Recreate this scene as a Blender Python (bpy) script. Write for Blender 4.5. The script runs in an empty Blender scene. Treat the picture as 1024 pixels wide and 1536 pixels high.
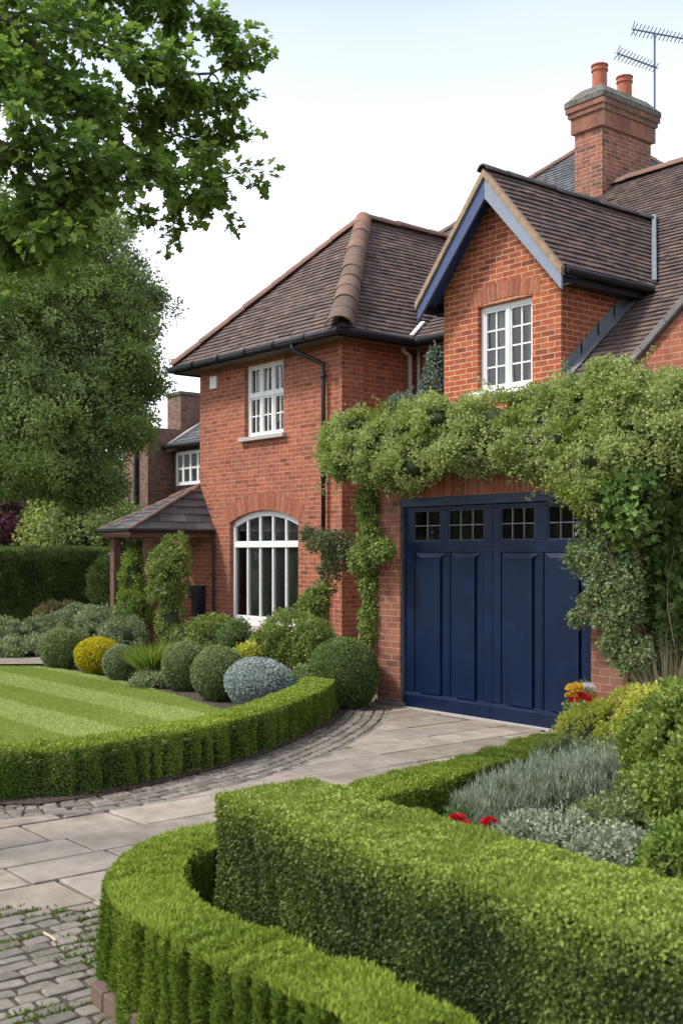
import bpy, math, random
import numpy as np
from mathutils import Vector
random.seed(7); rng = np.random.default_rng(11)
PI = math.pi
sc = bpy.context.scene
COL = sc.collection
# ------------------------------------------------------------------ camera frame (house axes: X along the fronts, Y into the plot)
FPX, HOR, CX, EYE = 1700.0, 828.0, 512.0, 1.8
AL = math.atan2(1382.0, 1700.0); CA, SA = math.cos(AL), math.sin(AL)
def RF(R, F, z=0.0): return Vector((R*SA - F*CA, R*CA + F*SA, z))
def W(px, py, F): return RF((px-CX)/FPX*F, F, EYE + (HOR-py)/FPX*F)
def G(px, py, z=0.0):
    F = (EYE-z)*FPX/(py-HOR); return RF((px-CX)/FPX*F, F, z)
def toRF(X, Y): return X*SA + Y*CA, -X*CA + Y*SA
# ------------------------------------------------------------------ materials
def newmat(name):
    m = bpy.data.materials.new(name); m.use_nodes = True
    nt = m.node_tree; b = nt.nodes['Principled BSDF']
    return m, nt, b
def N(nt, t, **k):
    n = nt.nodes.new(t)
    for a, v in k.items():
        if a in n.inputs: n.inputs[a].default_value = v
        else: setattr(n, a, v)
    return n
def mixc(nt, fac, a, b, blend='MIX'):
    n = nt.nodes.new('ShaderNodeMix'); n.data_type = 'RGBA'; n.blend_type = blend
    for s, v in ((0, fac), (6, a), (7, b)):
        if hasattr(v, 'is_linked') or isinstance(v, bpy.types.NodeSocket): nt.links.new(v, n.inputs[s])
        elif s == 0: n.inputs[0].default_value = v
        else: n.inputs[s].default_value = (*v, 1)
    return n.outputs[2]
def ramp(nt, fac, lo, hi):
    n = nt.nodes.new('ShaderNodeMapRange'); n.inputs[1].default_value = lo; n.inputs[2].default_value = hi
    nt.links.new(fac, n.inputs[0]); return n.outputs[0]
def noise(nt, scale, detail=4, rough=.55, vec=None):
    n = N(nt, 'ShaderNodeTexNoise'); n.inputs['Scale'].default_value = scale
    n.inputs['Detail'].default_value = detail; n.inputs['Roughness'].default_value = rough
    if vec is None:
        tc = N(nt, 'ShaderNodeTexCoord'); vec = tc.outputs['Object']
    nt.links.new(vec, n.inputs['Vector']); return n.outputs['Fac']
def bump(nt, b, h, strength=.4, dist=.01):
    n = N(nt, 'ShaderNodeBump'); n.inputs['Strength'].default_value = strength; n.inputs['Distance'].default_value = dist
    nt.links.new(h, n.inputs['Height']); nt.links.new(n.outputs['Normal'], b.inputs['Normal'])
def attr(nt, name='rnd'):
    a = N(nt, 'ShaderNodeAttribute'); a.attribute_name = name; return a.outputs['Fac']
def brick_mat(name, c1, c2, mortar, dirt=(.12,.09,.07), dirt_amt=.35, bw=.225, rh=.075, ms=.006):
    m, nt, b = newmat(name)
    uv = N(nt, 'ShaderNodeUVMap'); L = nt.links
    # slightly wobbly courses
    nz = N(nt, 'ShaderNodeTexNoise'); nz.inputs['Scale'].default_value = 9; L.new(uv.outputs[0], nz.inputs['Vector'])
    sub = N(nt, 'ShaderNodeVectorMath', operation='SUBTRACT'); L.new(nz.outputs['Color'], sub.inputs[0]); sub.inputs[1].default_value = (.5,.5,.5)
    scl = N(nt, 'ShaderNodeVectorMath', operation='SCALE'); L.new(sub.outputs[0], scl.inputs[0]); scl.inputs['Scale'].default_value = .007
    add = N(nt, 'ShaderNodeVectorMath', operation='ADD'); L.new(uv.outputs[0], add.inputs[0]); L.new(scl.outputs[0], add.inputs[1])
    br = N(nt, 'ShaderNodeTexBrick'); L.new(add.outputs[0], br.inputs['Vector'])
    br.inputs['Scale'].default_value = 1; br.inputs['Brick Width'].default_value = bw; br.inputs['Row Height'].default_value = rh
    br.inputs['Mortar Size'].default_value = ms; br.inputs['Mortar Smooth'].default_value = .25; br.inputs['Bias'].default_value = -.1
    br.inputs['Color1'].default_value = (*c1, 1); br.inputs['Color2'].default_value = (*c2, 1); br.inputs['Mortar'].default_value = (*mortar, 1)
    br.offset = .5; br.squash = 1
    # second random per-brick tint: a brick texture of the same bond, black to white
    b2 = N(nt, 'ShaderNodeTexBrick'); L.new(add.outputs[0], b2.inputs['Vector'])
    for k in ('Scale', 'Brick Width', 'Row Height'): b2.inputs[k].default_value = br.inputs[k].default_value
    b2.inputs['Mortar Size'].default_value = 0; b2.inputs['Bias'].default_value = 0
    b2.inputs['Color1'].default_value = (0,0,0,1); b2.inputs['Color2'].default_value = (1,1,1,1)
    fine = noise(nt, 60, 5, .7); big = noise(nt, 1.1, 5, .6); mid = noise(nt, 7, 4, .6)
    burnt = ramp(nt, b2.outputs['Color'], .80, 1.25)
    mu = N(nt, 'ShaderNodeMath', operation='MULTIPLY'); L.new(burnt, mu.inputs[0]); 
    inv = N(nt, 'ShaderNodeMath', operation='SUBTRACT'); inv.inputs[0].default_value = 1; L.new(br.outputs['Fac'], inv.inputs[1]); L.new(inv.outputs[0], mu.inputs[1])
    c = mixc(nt, mu.outputs[0], br.outputs['Color'], tuple(x*.45 for x in c2))
    c = mixc(nt, ramp(nt, fine, .3, .75), c, tuple(min(1, x*1.35) for x in c1)) if False else mixc(nt, .35, c, mixc(nt, fine, (.35,.33,.32), (1,.97,.92)), 'SOFT_LIGHT')
    f = N(nt, 'ShaderNodeMath', operation='MULTIPLY'); L.new(ramp(nt, big, .42, .72), f.inputs[0]); f.inputs[1].default_value = dirt_amt
    c = mixc(nt, f.outputs[0], c, dirt)
    c = mixc(nt, .8, c, mixc(nt, ramp(nt, mid, .3, .7), (.30,.27,.27), (.70,.68,.64)), 'SOFT_LIGHT')
    c = mixc(nt, ramp(nt, noise(nt, 2.6, 6, .7), .60, .74), c, tuple(x*1.3+.04 for x in c1)) if dirt_amt > .25 else c
    L.new(c, b.inputs['Base Color']); b.inputs['Roughness'].default_value = .88
    hh = N(nt, 'ShaderNodeMath', operation='MULTIPLY_ADD'); L.new(br.outputs['Fac'], hh.inputs[0]); hh.inputs[1].default_value = -1.0; L.new(fine, hh.inputs[2])
    bump(nt, b, hh.outputs[0], .55, .006)
    return m
def rnd_mat(name, cols, rough=.8, nscale=14, namt=.5, bstr=.3, bdist=.004, spec=.5, stain=None, stain_lo=.55):
    """colour per piece (face attribute rnd) with noise on top"""
    m, nt, b = newmat(name); L = nt.links
    cr = N(nt, 'ShaderNodeValToRGB'); cr.color_ramp.interpolation = 'LINEAR'
    els = cr.color_ramp.elements
    while len(els) < len(cols): els.new(.5)
    for i, c in enumerate(cols): els[i].position = i/(len(cols)-1); els[i].color = (*c, 1)
    L.new(attr(nt), cr.inputs[0])
    nf = noise(nt, nscale, 6, .65)
    c = mixc(nt, namt, cr.outputs[0], mixc(nt, ramp(nt, nf, .25, .75), (.25,.24,.23), (.8,.78,.76)), 'SOFT_LIGHT')
    if stain:
        c = mixc(nt, ramp(nt, noise(nt, 2.2, 7, .7), stain_lo, stain_lo+.18), c, stain)
    L.new(c, b.inputs['Base Color']); b.inputs['Roughness'].default_value = rough; b.inputs['Specular IOR Level'].default_value = spec
    bump(nt, b, noise(nt, nscale*4, 6, .7), bstr, bdist)
    return m
def plain(name, col, rough=.5, namt=.15, nscale=20, metallic=0, bstr=.1, coat=0):
    m, nt, b = newmat(name)
    nf = noise(nt, nscale, 6, .6)
    c = mixc(nt, ramp(nt, nf, .3, .7), tuple(x*(1-namt) for x in col), tuple(min(1, x*(1+namt)) for x in col))
    nt.links.new(c, b.inputs['Base Color']); b.inputs['Roughness'].default_value = rough; b.inputs['Metallic'].default_value = metallic
    b.inputs['Coat Weight'].default_value = coat; b.inputs['Specular IOR Level'].default_value = .32 if 'navy' in name else .5
    bump(nt, b, noise(nt, nscale*5, 4, .6), bstr, .002)
    return m
def leaf_mat(name, dark, light, trans=.35, rough=.45, var=None, nscale=2.5, vlo=.45):
    m, nt, b = newmat(name); L = nt.links
    c = mixc(nt, attr(nt), dark, light); rough = max(rough, .55)
    if var:
        c = mixc(nt, ramp(nt, noise(nt, nscale, 3, .6), vlo, vlo+.2), c, var)
    L.new(c, b.inputs['Base Color']); b.inputs['Roughness'].default_value = rough; b.inputs['Specular IOR Level'].default_value = .22
    tr = N(nt, 'ShaderNodeBsdfTranslucent'); c2 = mixc(nt, .5, c, (1.0,.95,.25), 'MULTIPLY')
    c3 = mixc(nt, .35, c2, c); L.new(c3, tr.inputs['Color'])
    mx = N(nt, 'ShaderNodeMixShader'); mx.inputs[0].default_value = trans
    L.new(b.outputs[0], mx.inputs[1]); L.new(tr.outputs[0], mx.inputs[2])
    L.new(mx.outputs[0], nt.nodes['Material Output'].inputs['Surface'])
    return m
M = {}
M['brick'] = brick_mat('old red brick', (.335,.098,.050), (.235,.062,.034), (.42,.27,.18), dirt_amt=.35)
M['brick_gable'] = brick_mat('orange red brick', (.38,.088,.033), (.24,.05,.025), (.52,.35,.21), dirt_amt=.2, ms=.007)
M['brick_garage'] = brick_mat('weathered red brick', (.29,.088,.048), (.18,.057,.036), (.33,.23,.165), dirt_amt=.6)
M['brick_chimney'] = brick_mat('sooty chimney brick', (.29,.105,.065), (.15,.065,.048), (.38,.29,.22), dirt_amt=.75)
M['brick_far'] = brick_mat('far brown brick', (.20,.11,.085), (.12,.07,.055), (.22,.17,.14), dirt_amt=.5)
M['arch'] = rnd_mat('gauged brick', [(.22,.06,.033), (.30,.085,.043), (.36,.12,.06)], .85, 14, .8, stain=(.17,.09,.06), stain_lo=.56)
M['corbel'] = rnd_mat('stained chimney brick', [(.16,.07,.05), (.24,.105,.07), (.30,.13,.08)], .9, 9, .8, stain=(.12,.09,.07), stain_lo=.5)
M['mortar'] = plain('lime mortar', (.42,.30,.21), .95)
M['tile'] = rnd_mat('clay roof tile', [(.06,.045,.042), (.10,.072,.063), (.13,.09,.076), (.17,.108,.084)], .8, 12, .6, stain=(.11,.095,.075), stain_lo=.6)
M['slate'] = rnd_mat('grey slate', [(.07,.075,.085), (.11,.115,.125), (.15,.15,.16)], .6, 12, .5)
M['porchtile'] = rnd_mat('porch slate', [(.05,.05,.056), (.085,.083,.09), (.13,.12,.122)], .6, 12, .5)
M['hip'] = rnd_mat('hip tile', [(.12,.08,.062), (.18,.11,.08), (.27,.125,.08)], .85, 10, .6, stain=(.13,.10,.08), stain_lo=.52)
M['ridge'] = rnd_mat('terracotta ridge', [(.17,.10,.075), (.24,.125,.09), (.29,.17,.12)], .85, 10, .5, stain=(.18,.13,.1), stain_lo=.55)
M['darkridge'] = rnd_mat('dark ridge', [(.05,.048,.045), (.075,.07,.065)], .7, 10, .5)
M['gutter'] = plain('black gutter paint', (.009,.010,.012), .42)
M['soffit'] = plain('soffit board', (.16,.12,.10), .7)
M['white'] = plain('white paint', (.78,.78,.76), .4, .05)
M['whitepipe'] = plain('pale grey pipe', (.52,.53,.54), .5)
M['sill'] = plain('stone sill', (.42,.39,.36), .8)
M['lead'] = plain('lead flashing', (.19,.205,.23), .45, .2, 8)
M['coping'] = rnd_mat('coping', [(.13,.12,.12), (.19,.18,.18)], .75, 8, .5)
M['barge'] = plain('blue barge paint', (.22,.25,.31), .45, .08)  # pale tone has the sheen of the sky put into it
M['timber'] = plain('weathered timber', (.30,.20,.12), .75, .35, 9)
M['navy'] = plain('navy gloss paint', (.005,.0125,.040), .33, .22, 5, bstr=.25)
M['navyhead'] = plain('faded navy frame', (.03,.045,.075), .5, .2, 6)
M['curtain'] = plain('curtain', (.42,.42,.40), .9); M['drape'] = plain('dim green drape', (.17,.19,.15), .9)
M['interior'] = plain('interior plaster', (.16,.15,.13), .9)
M['black'] = plain('black metal', (.012,.012,.013), .5)
M['alu'] = plain('aerial aluminium', (.16,.17,.19), .45, metallic=.6)
M['terracotta'] = plain('terracotta pot', (.42,.13,.07), .8, .2)
M['capmortar'] = plain('lichened mortar', (.13,.12,.095), .95, .5, 12, bstr=.6)
M['post'] = plain('brown post', (.13,.065,.045), .8, .3)
M['bark'] = plain('bark', (.055,.045,.035), .95, .4, 12, bstr=.8)
M['twig'] = plain('twig', (.13,.09,.06), .9, .3)
M['soil'] = plain('bed soil', (.055,.04,.03), .98, .4, 30, bstr=.9)
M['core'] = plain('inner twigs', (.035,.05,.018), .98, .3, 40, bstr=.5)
M['slab'] = rnd_mat('york stone slab', [(.185,.157,.127), (.275,.237,.193), (.325,.283,.232), (.245,.218,.19)], .72, 5, .9, .35, .004, stain=(.17,.142,.11), stain_lo=.55)
M['sett'] = rnd_mat('stone sett', [(.12,.105,.088), (.17,.15,.128), (.225,.20,.17)], .8, 18, .7, .5, .006)
M['glass'] = None
m, nt, b = newmat('window glass'); M['glass'] = m
tp = N(nt, 'ShaderNodeBsdfTransparent'); tp.inputs[0].default_value = (.86,.89,.88,1)
gl = N(nt, 'ShaderNodeBsdfGlossy'); gl.inputs['Roughness'].default_value = .02; gl.inputs['Color'].default_value = (1,1,1,1)
fr = N(nt, 'ShaderNodeFresnel'); fr.inputs['IOR'].default_value = 1.75
bp = N(nt, 'ShaderNodeBump'); bp.inputs['Strength'].default_value = .12; bp.inputs['Distance'].default_value = .02
nt.links.new(noise(nt, 3.2, 2, .5), bp.inputs['Height'])
nt.links.new(bp.outputs[0], gl.inputs['Normal'])
mx = N(nt, 'ShaderNodeMixShader'); nt.links.new(fr.outputs[0], mx.inputs[0]); nt.links.new(tp.outputs[0], mx.inputs[1]); nt.links.new(gl.outputs[0], mx.inputs[2])
nt.links.new(mx.outputs[0], nt.nodes['Material Output'].inputs['Surface'])
# ------------------------------------------------------------------ mesh builder
class MB:
    def __init__(s): s.v = []; s.f = []; s.r = []
    def add(s, vs, fs, r=None):
        o = len(s.v); s.v += [tuple(v) for v in vs]; s.f += [tuple(i+o for i in f) for f in fs]
        if r is None: r = random.random()
        s.r += [r]*len(fs)
    def box(s, x0, x1, y0, y1, z0, z1, r=None):
        s.add([(x,y,z) for z in (z0,z1) for y in (y0,y1) for x in (x0,x1)],
              [(0,2,3,1),(4,5,7,6),(0,1,5,4),(2,6,7,3),(0,4,6,2),(1,3,7,5)], r)
    def prism(s, pts, d, r=None):          # polygon pts (3d, planar) extruded along vector d
        n = len(pts); d = Vector(d); a = [Vector(p) for p in pts]
        s.add(a + [p+d for p in a], [tuple(range(n))[::-1], tuple(range(n, 2*n))] + [(i,(i+1)%n,(i+1)%n+n,i+n) for i in range(n)], r)
    def beam(s, p, q, w, h, r=None, up=(0,0,1)):   # rectangular bar from p to q
        p, q = Vector(p), Vector(q); t = (q-p).normalized(); u = Vector(up)
        sd = t.cross(u)
        if sd.length < 1e-4: sd = t.cross(Vector((1,0,0)))
        sd.normalize(); u = sd.cross(t).normalized()
        vs = [e + sd*w/2*a + u*h/2*b_ for e in (p,q) for a, b_ in ((-1,-1),(1,-1),(1,1),(-1,1))]
        s.add(vs, [(0,1,2,3),(7,6,5,4),(0,4,5,1),(1,5,6,2),(2,6,7,3),(3,7,4,0)], r)
    def tube(s, pts, rad, n=8, r=None, cap=True):
        pts = [Vector(p) for p in pts]; rad = rad if isinstance(rad, (list,tuple)) else [rad]*len(pts)
        vs = []; ref = None
        for i, p in enumerate(pts):
            t = (pts[min(i+1,len(pts)-1)]-pts[max(i-1,0)]).normalized()
            if ref is None: ref = t.orthogonal().normalized()
            ref = (ref - t*ref.dot(t)); ref = ref.normalized() if ref.length > 1e-5 else t.orthogonal().normalized()
            bn = t.cross(ref)
            vs += [p + (ref*math.cos(2*PI*k/n) + bn*math.sin(2*PI*k/n))*rad[i] for k in range(n)]
        fs = [(i*n+k, i*n+(k+1)%n, (i+1)*n+(k+1)%n, (i+1)*n+k) for i in range(len(pts)-1) for k in range(n)]
        if cap: fs += [tuple(range(n))[::-1], tuple(range((len(pts)-1)*n, len(pts)*n))]
        s.add(vs, fs, r)
    def lathe(s, c, prof, n=16, r=None):    # prof: (radius, z) list
        c = Vector(c); vs = [c + Vector((q*math.cos(2*PI*k/n), q*math.sin(2*PI*k/n), z)) for q, z in prof for k in range(n)]
        fs = [(i*n+k, i*n+(k+1)%n, (i+1)*n+(k+1)%n, (i+1)*n+k) for i in range(len(prof)-1) for k in range(n)]
        fs += [tuple(range(n))[::-1], tuple(range((len(prof)-1)*n, len(prof)*n))]
        s.add(vs, fs, r)
def finish(name, me, mat, root=None, parent=None, org=None):
    o = bpy.data.objects.new(name, me); COL.objects.link(o)
    if mat: me.materials.append(mat)
    if org is not None and parent is None: o.location = org
    if parent is not None: o.parent = parent
    return o
def originof(parent):
    p = parent
    while p is not None and p.parent is not None: p = p.parent
    return Vector(p.location) if p is not None else Vector((0,0,0))
def box_uv(me):
    nl = len(me.loops); n = len(me.polygons)
    if not nl: return
    co = np.empty(len(me.vertices)*3); me.vertices.foreach_get('co', co); co = co.reshape(-1,3)
    li = np.empty(nl, dtype=np.int32); me.loops.foreach_get('vertex_index', li)
    no = np.empty(n*3); me.polygons.foreach_get('normal', no); no = np.abs(no.reshape(-1,3))
    tot = np.empty(n, dtype=np.int32); me.polygons.foreach_get('loop_total', tot)
    no = np.repeat(no, tot, axis=0); p = co[li]
    uv = np.where((no[:,2:3] > .72), p[:,[0,1]], np.where(no[:,0:1] > no[:,1:2], p[:,[1,2]], p[:,[0,2]]))
    u = me.uv_layers.new(name='UVMap') if not me.uv_layers else me.uv_layers[0]
    u.data.foreach_set('uv', uv.astype(np.float32).ravel())
def build(name, mb, mat, parent=None, org=None, smooth=False, uv=True, bevel=0):
    """links the collected shapes as ONE mesh object; vertices are kept relative to the thing's origin"""
    o0 = originof(parent) if parent is not None else Vector(org if org is not None else (0,0,0))
    me = bpy.data.meshes.new(name)
    me.from_pydata([(v[0]-o0.x, v[1]-o0.y, v[2]-o0.z) for v in mb.v], [], mb.f)
    if len(mb.r) == len(me.polygons):
        a = me.attributes.new('rnd', 'FLOAT', 'FACE'); a.data.foreach_set('value', mb.r)
    me.update()
    if uv: box_uv(me)
    if smooth: me.polygons.foreach_set('use_smooth', [True]*len(me.polygons))
    o = finish(name, me, mat, parent=parent, org=o0 if parent is None else None)
    if bevel:
        bv = o.modifiers.new('bevel', 'BEVEL'); bv.width = bevel; bv.segments = 2; bv.limit_method = 'ANGLE'
    return o
def cut(o, cutters):
    """boolean the cutter shapes out of o and bake the result"""
    dg = None
    cobjs = []
    for mb in cutters:
        me = bpy.data.meshes.new('cut'); me.from_pydata([tuple(Vector(v)-Vector(originof(o.parent) if o.parent else o.location)) for v in mb.v], [], mb.f)
        c = bpy.data.objects.new('cut', me); COL.objects.link(c)
        if o.parent: c.parent = o.parent
        else: c.location = o.location
        md = o.modifiers.new('b', 'BOOLEAN'); md.operation = 'DIFFERENCE'; md.object = c; md.solver = 'EXACT'; cobjs.append(c)
    bpy.context.view_layer.update(); dg = bpy.context.evaluated_depsgraph_get()
    me = bpy.data.meshes.new_from_object(o.evaluated_get(dg)); o.modifiers.clear(); o.data = me
    for c in cobjs: bpy.data.objects.remove(c)
    me.update(); box_uv(me); return o
def tag(o, label=None, cat=None, group=None, kind=None):
    if label: o['label'] = label
    if cat: o['category'] = cat
    if group: o['group'] = group
    if kind: o['kind'] = kind
    return o
def thing(name, label, cat, loc=(0,0,0), group=None):
    o = bpy.data.objects.new(name, None); COL.objects.link(o); o.location = loc; o.empty_display_size = .2
    return tag(o, label, cat, group)
# ------------------------------------------------------------------ leaves
def np_mesh(name, V, k, rnd):
    """V: (n*k,3) vertices, k per face"""
    n = len(V)//k; me = bpy.data.meshes.new(name)
    me.vertices.add(n*k); me.vertices.foreach_set('co', V.astype(np.float32).ravel())
    me.loops.add(n*k); me.loops.foreach_set('vertex_index', np.arange(n*k, dtype=np.int32))
    me.polygons.add(n); me.polygons.foreach_set('loop_start', np.arange(0, n*k, k, dtype=np.int32))
    try: me.polygons.foreach_set('loop_total', np.full(n, k, dtype=np.int32))
    except Exception: pass
    a = me.attributes.new('rnd', 'FLOAT', 'FACE'); a.data.foreach_set('value', rnd.astype(np.float32))
    me.update(calc_edges=True); return me
def unit(a): return a/np.maximum(np.linalg.norm(a, axis=1, keepdims=True), 1e-9)
def rdir(n): return unit(rng.normal(size=(n,3)))
QUAD = np.array([[0,0,0],[.5,.5,.12],[1,0,0],[.45,-.5,.12]])
LOBE = np.array([[0,0,0],[.05,.30,.02],[.28,.22,.0],[.36,.56,.10],[.58,.50,.08],[.60,.22,.0],[.78,.30,.03],[1,0,-.06],[.78,-.30,.03],[.60,-.22,.0],[.58,-.50,.08],[.36,-.56,.10],[.28,-.22,0],[.05,-.30,.02]])
OVAL = np.array([[0,0,0],[.3,.42,.08],[.7,.38,.06],[1,0,-.05],[.7,-.38,.06],[.3,-.42,.08]])
def leaf_verts(P, D, size, aspect, shape=QUAD, flat=None):
    """flat: preferred leaf normal"""
    n = len(P); D = unit(D)
    ref = rdir(n) if flat is None else unit(flat + .45*rdir(n))
    S = unit(np.cross(D, ref)); U = np.cross(S, D)
    size = np.asarray(size).reshape(-1,1,1) if np.ndim(size) else size
    sh = shape[None]
    return (P[:,None] + size*(sh[...,0:1]*D[:,None] + aspect*sh[...,1:2]*S[:,None] + sh[...,2:3]*U[:,None])).reshape(-1,3)
def leaves_obj(name, P, D, size, aspect, mat, parent=None, org=None, rnd=None, shape=QUAD, flat=None):
    o0 = np.array(originof(parent) if parent is not None else (org if org is not None else (0,0,0)))
    n = len(P); rnd = rng.random(n) if rnd is None else np.clip(rnd, 0, 1)
    V = leaf_verts(P-o0, D, size, aspect, shape, flat)
    me = np_mesh(name, V, len(shape), rnd)
    return finish(name, me, mat, parent=parent, org=Vector(o0) if parent is None else None)
LK = rng.normal(size=(10,3)); LP = rng.random(10)*6.28
def lump(P, freq):
    s = np.zeros(len(P))
    for i in range(10): s += np.sin(P @ (LK[i]*freq) + LP[i])
    return s/4.5
def blob_leaves(ells, n, clumps, rc, sizev, amp=.15, freq=3.0, up=.2, inner=.0, zmin=None, outw=.8):
    """leaf positions, directions, normals over lumpy ellipsoids, gathered in clumps"""
    ells = np.array(ells, float); wt = (ells[:,3]*ells[:,4]+ells[:,4]*ells[:,5]+ells[:,3]*ells[:,5]); wt /= wt.sum()
    def surf(k):
        e = ells[rng.choice(len(ells), k, p=wt)]; d = rdir(k)
        r = (1 - inner*rng.random(k)**1.5)
        p = e[:,:3] + d*e[:,3:6]*(r*(1+amp*lump(e[:,:3]+d*e[:,3:6], freq)))[:,None]
        nn = unit(d/e[:,3:6])
        return p, nn
    cp, cn = surf(clumps)
    # drop clumps buried deep in other ellipsoids
    keep = np.ones(clumps, bool)
    for e in ells: keep &= (((cp-e[:3])/e[3:6])**2).sum(1) > (.50 if inner < .5 and e[3] > .22 else -1)
    if zmin is not None: keep &= cp[:,2] > zmin
    cp, cn = cp[keep], cn[keep]
    idx = rng.integers(0, len(cp), n); cc = rng.random(len(cp))
    srad = rc*(.6+.8*rng.random(len(cp)))
    off = rdir(n)*(rng.random((n,1))**.5)*srad[idx][:,None]
    off -= cn[idx]*np.minimum(0, (off*cn[idx]).sum(1, keepdims=True))*.6
    P = cp[idx] + off
    nn = unit(unit(off)+.8*cn[idx])
    D = unit(outw*nn + rdir(n)*.8 + np.array([0,0,up]))
    if zmin is not None: P[:,2] = np.maximum(P[:,2], zmin)
    return P, D, nn, cc[idx]
def ell_core(ells, k=.8, mb=None, n=14):
    mb = mb or MB()
    for e in ells:
        prof = [(max(.001, math.sin(PI*i/n)*1.0), -math.cos(PI*i/n)) for i in range(n+1)]
        vs = []; 
        for q, z in prof:
            for j in range(n): 
                a = 2*PI*j/n; vs.append((e[0]+q*math.cos(a)*e[3]*k, e[1]+q*math.sin(a)*e[4]*k, max(e[2]+z*e[5]*k, -.01)))
        fs = [(i*n+j, i*n+(j+1)%n, (i+1)*n+(j+1)%n, (i+1)*n+j) for i in range(n) for j in range(n)]
        mb.add(vs, fs)
    return mb
def bush(name, label, cat, ells, mat, n, clumps, rc, size, aspect=.5, amp=.15, freq=3., up=.2, inner=0., group=None, core=.78, outw=.8, shape=QUAD, zmin=.01, stems=0, coremat=None, tint=.5):
    c = ells[0]; root = thing(name, label, cat, (c[0], c[1], 0), group)
    P, D, nn, cc = blob_leaves(ells, n, clumps, rc, size, amp, freq, up, inner, zmin, outw)
    r = rng.random(n)*(1-tint) + cc*tint
    leaves_obj('foliage', P, D, size*(.7+.6*rng.random(n)), aspect, mat, root, rnd=r, shape=shape, flat=nn)
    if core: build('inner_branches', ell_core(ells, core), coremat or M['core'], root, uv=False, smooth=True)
    if stems:
        mb = MB()
        for _ in range(stems):
            e = random.choice(ells); a = random.random()*6.28; q = random.random()**.5
            mb.tube([(c[0]+.05*math.cos(a), c[1]+.05*math.sin(a), 0), (e[0]+.5*q*e[3]*math.cos(a), e[1]+.5*q*e[4]*math.sin(a), e[2]*.7), (e[0]+q*e[3]*math.cos(a), e[1]+q*e[4]*math.sin(a), e[2]+e[5]*.6)], [.012,.009,.004], 5)
        build('stem', mb, M['twig'], root, uv=False)
    return root
def catmull(pts, step=.04):
    P = [Vector(p) for p in pts]; P = [P[0]*2-P[1]] + P + [P[-1]*2-P[-2]]; out = []
    for i in range(1, len(P)-2):
        k = max(2, int((P[i+1]-P[i]).length/step))
        for j in range(k):
            t = j/k; a, b_, c, d = P[i-1:i+3]
            out.append(.5*((2*b_) + (c-a)*t + (2*a-5*b_+4*c-d)*t*t + (3*b_-a-3*c+d)*t**3))
    out.append(P[-2]); return out
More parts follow.
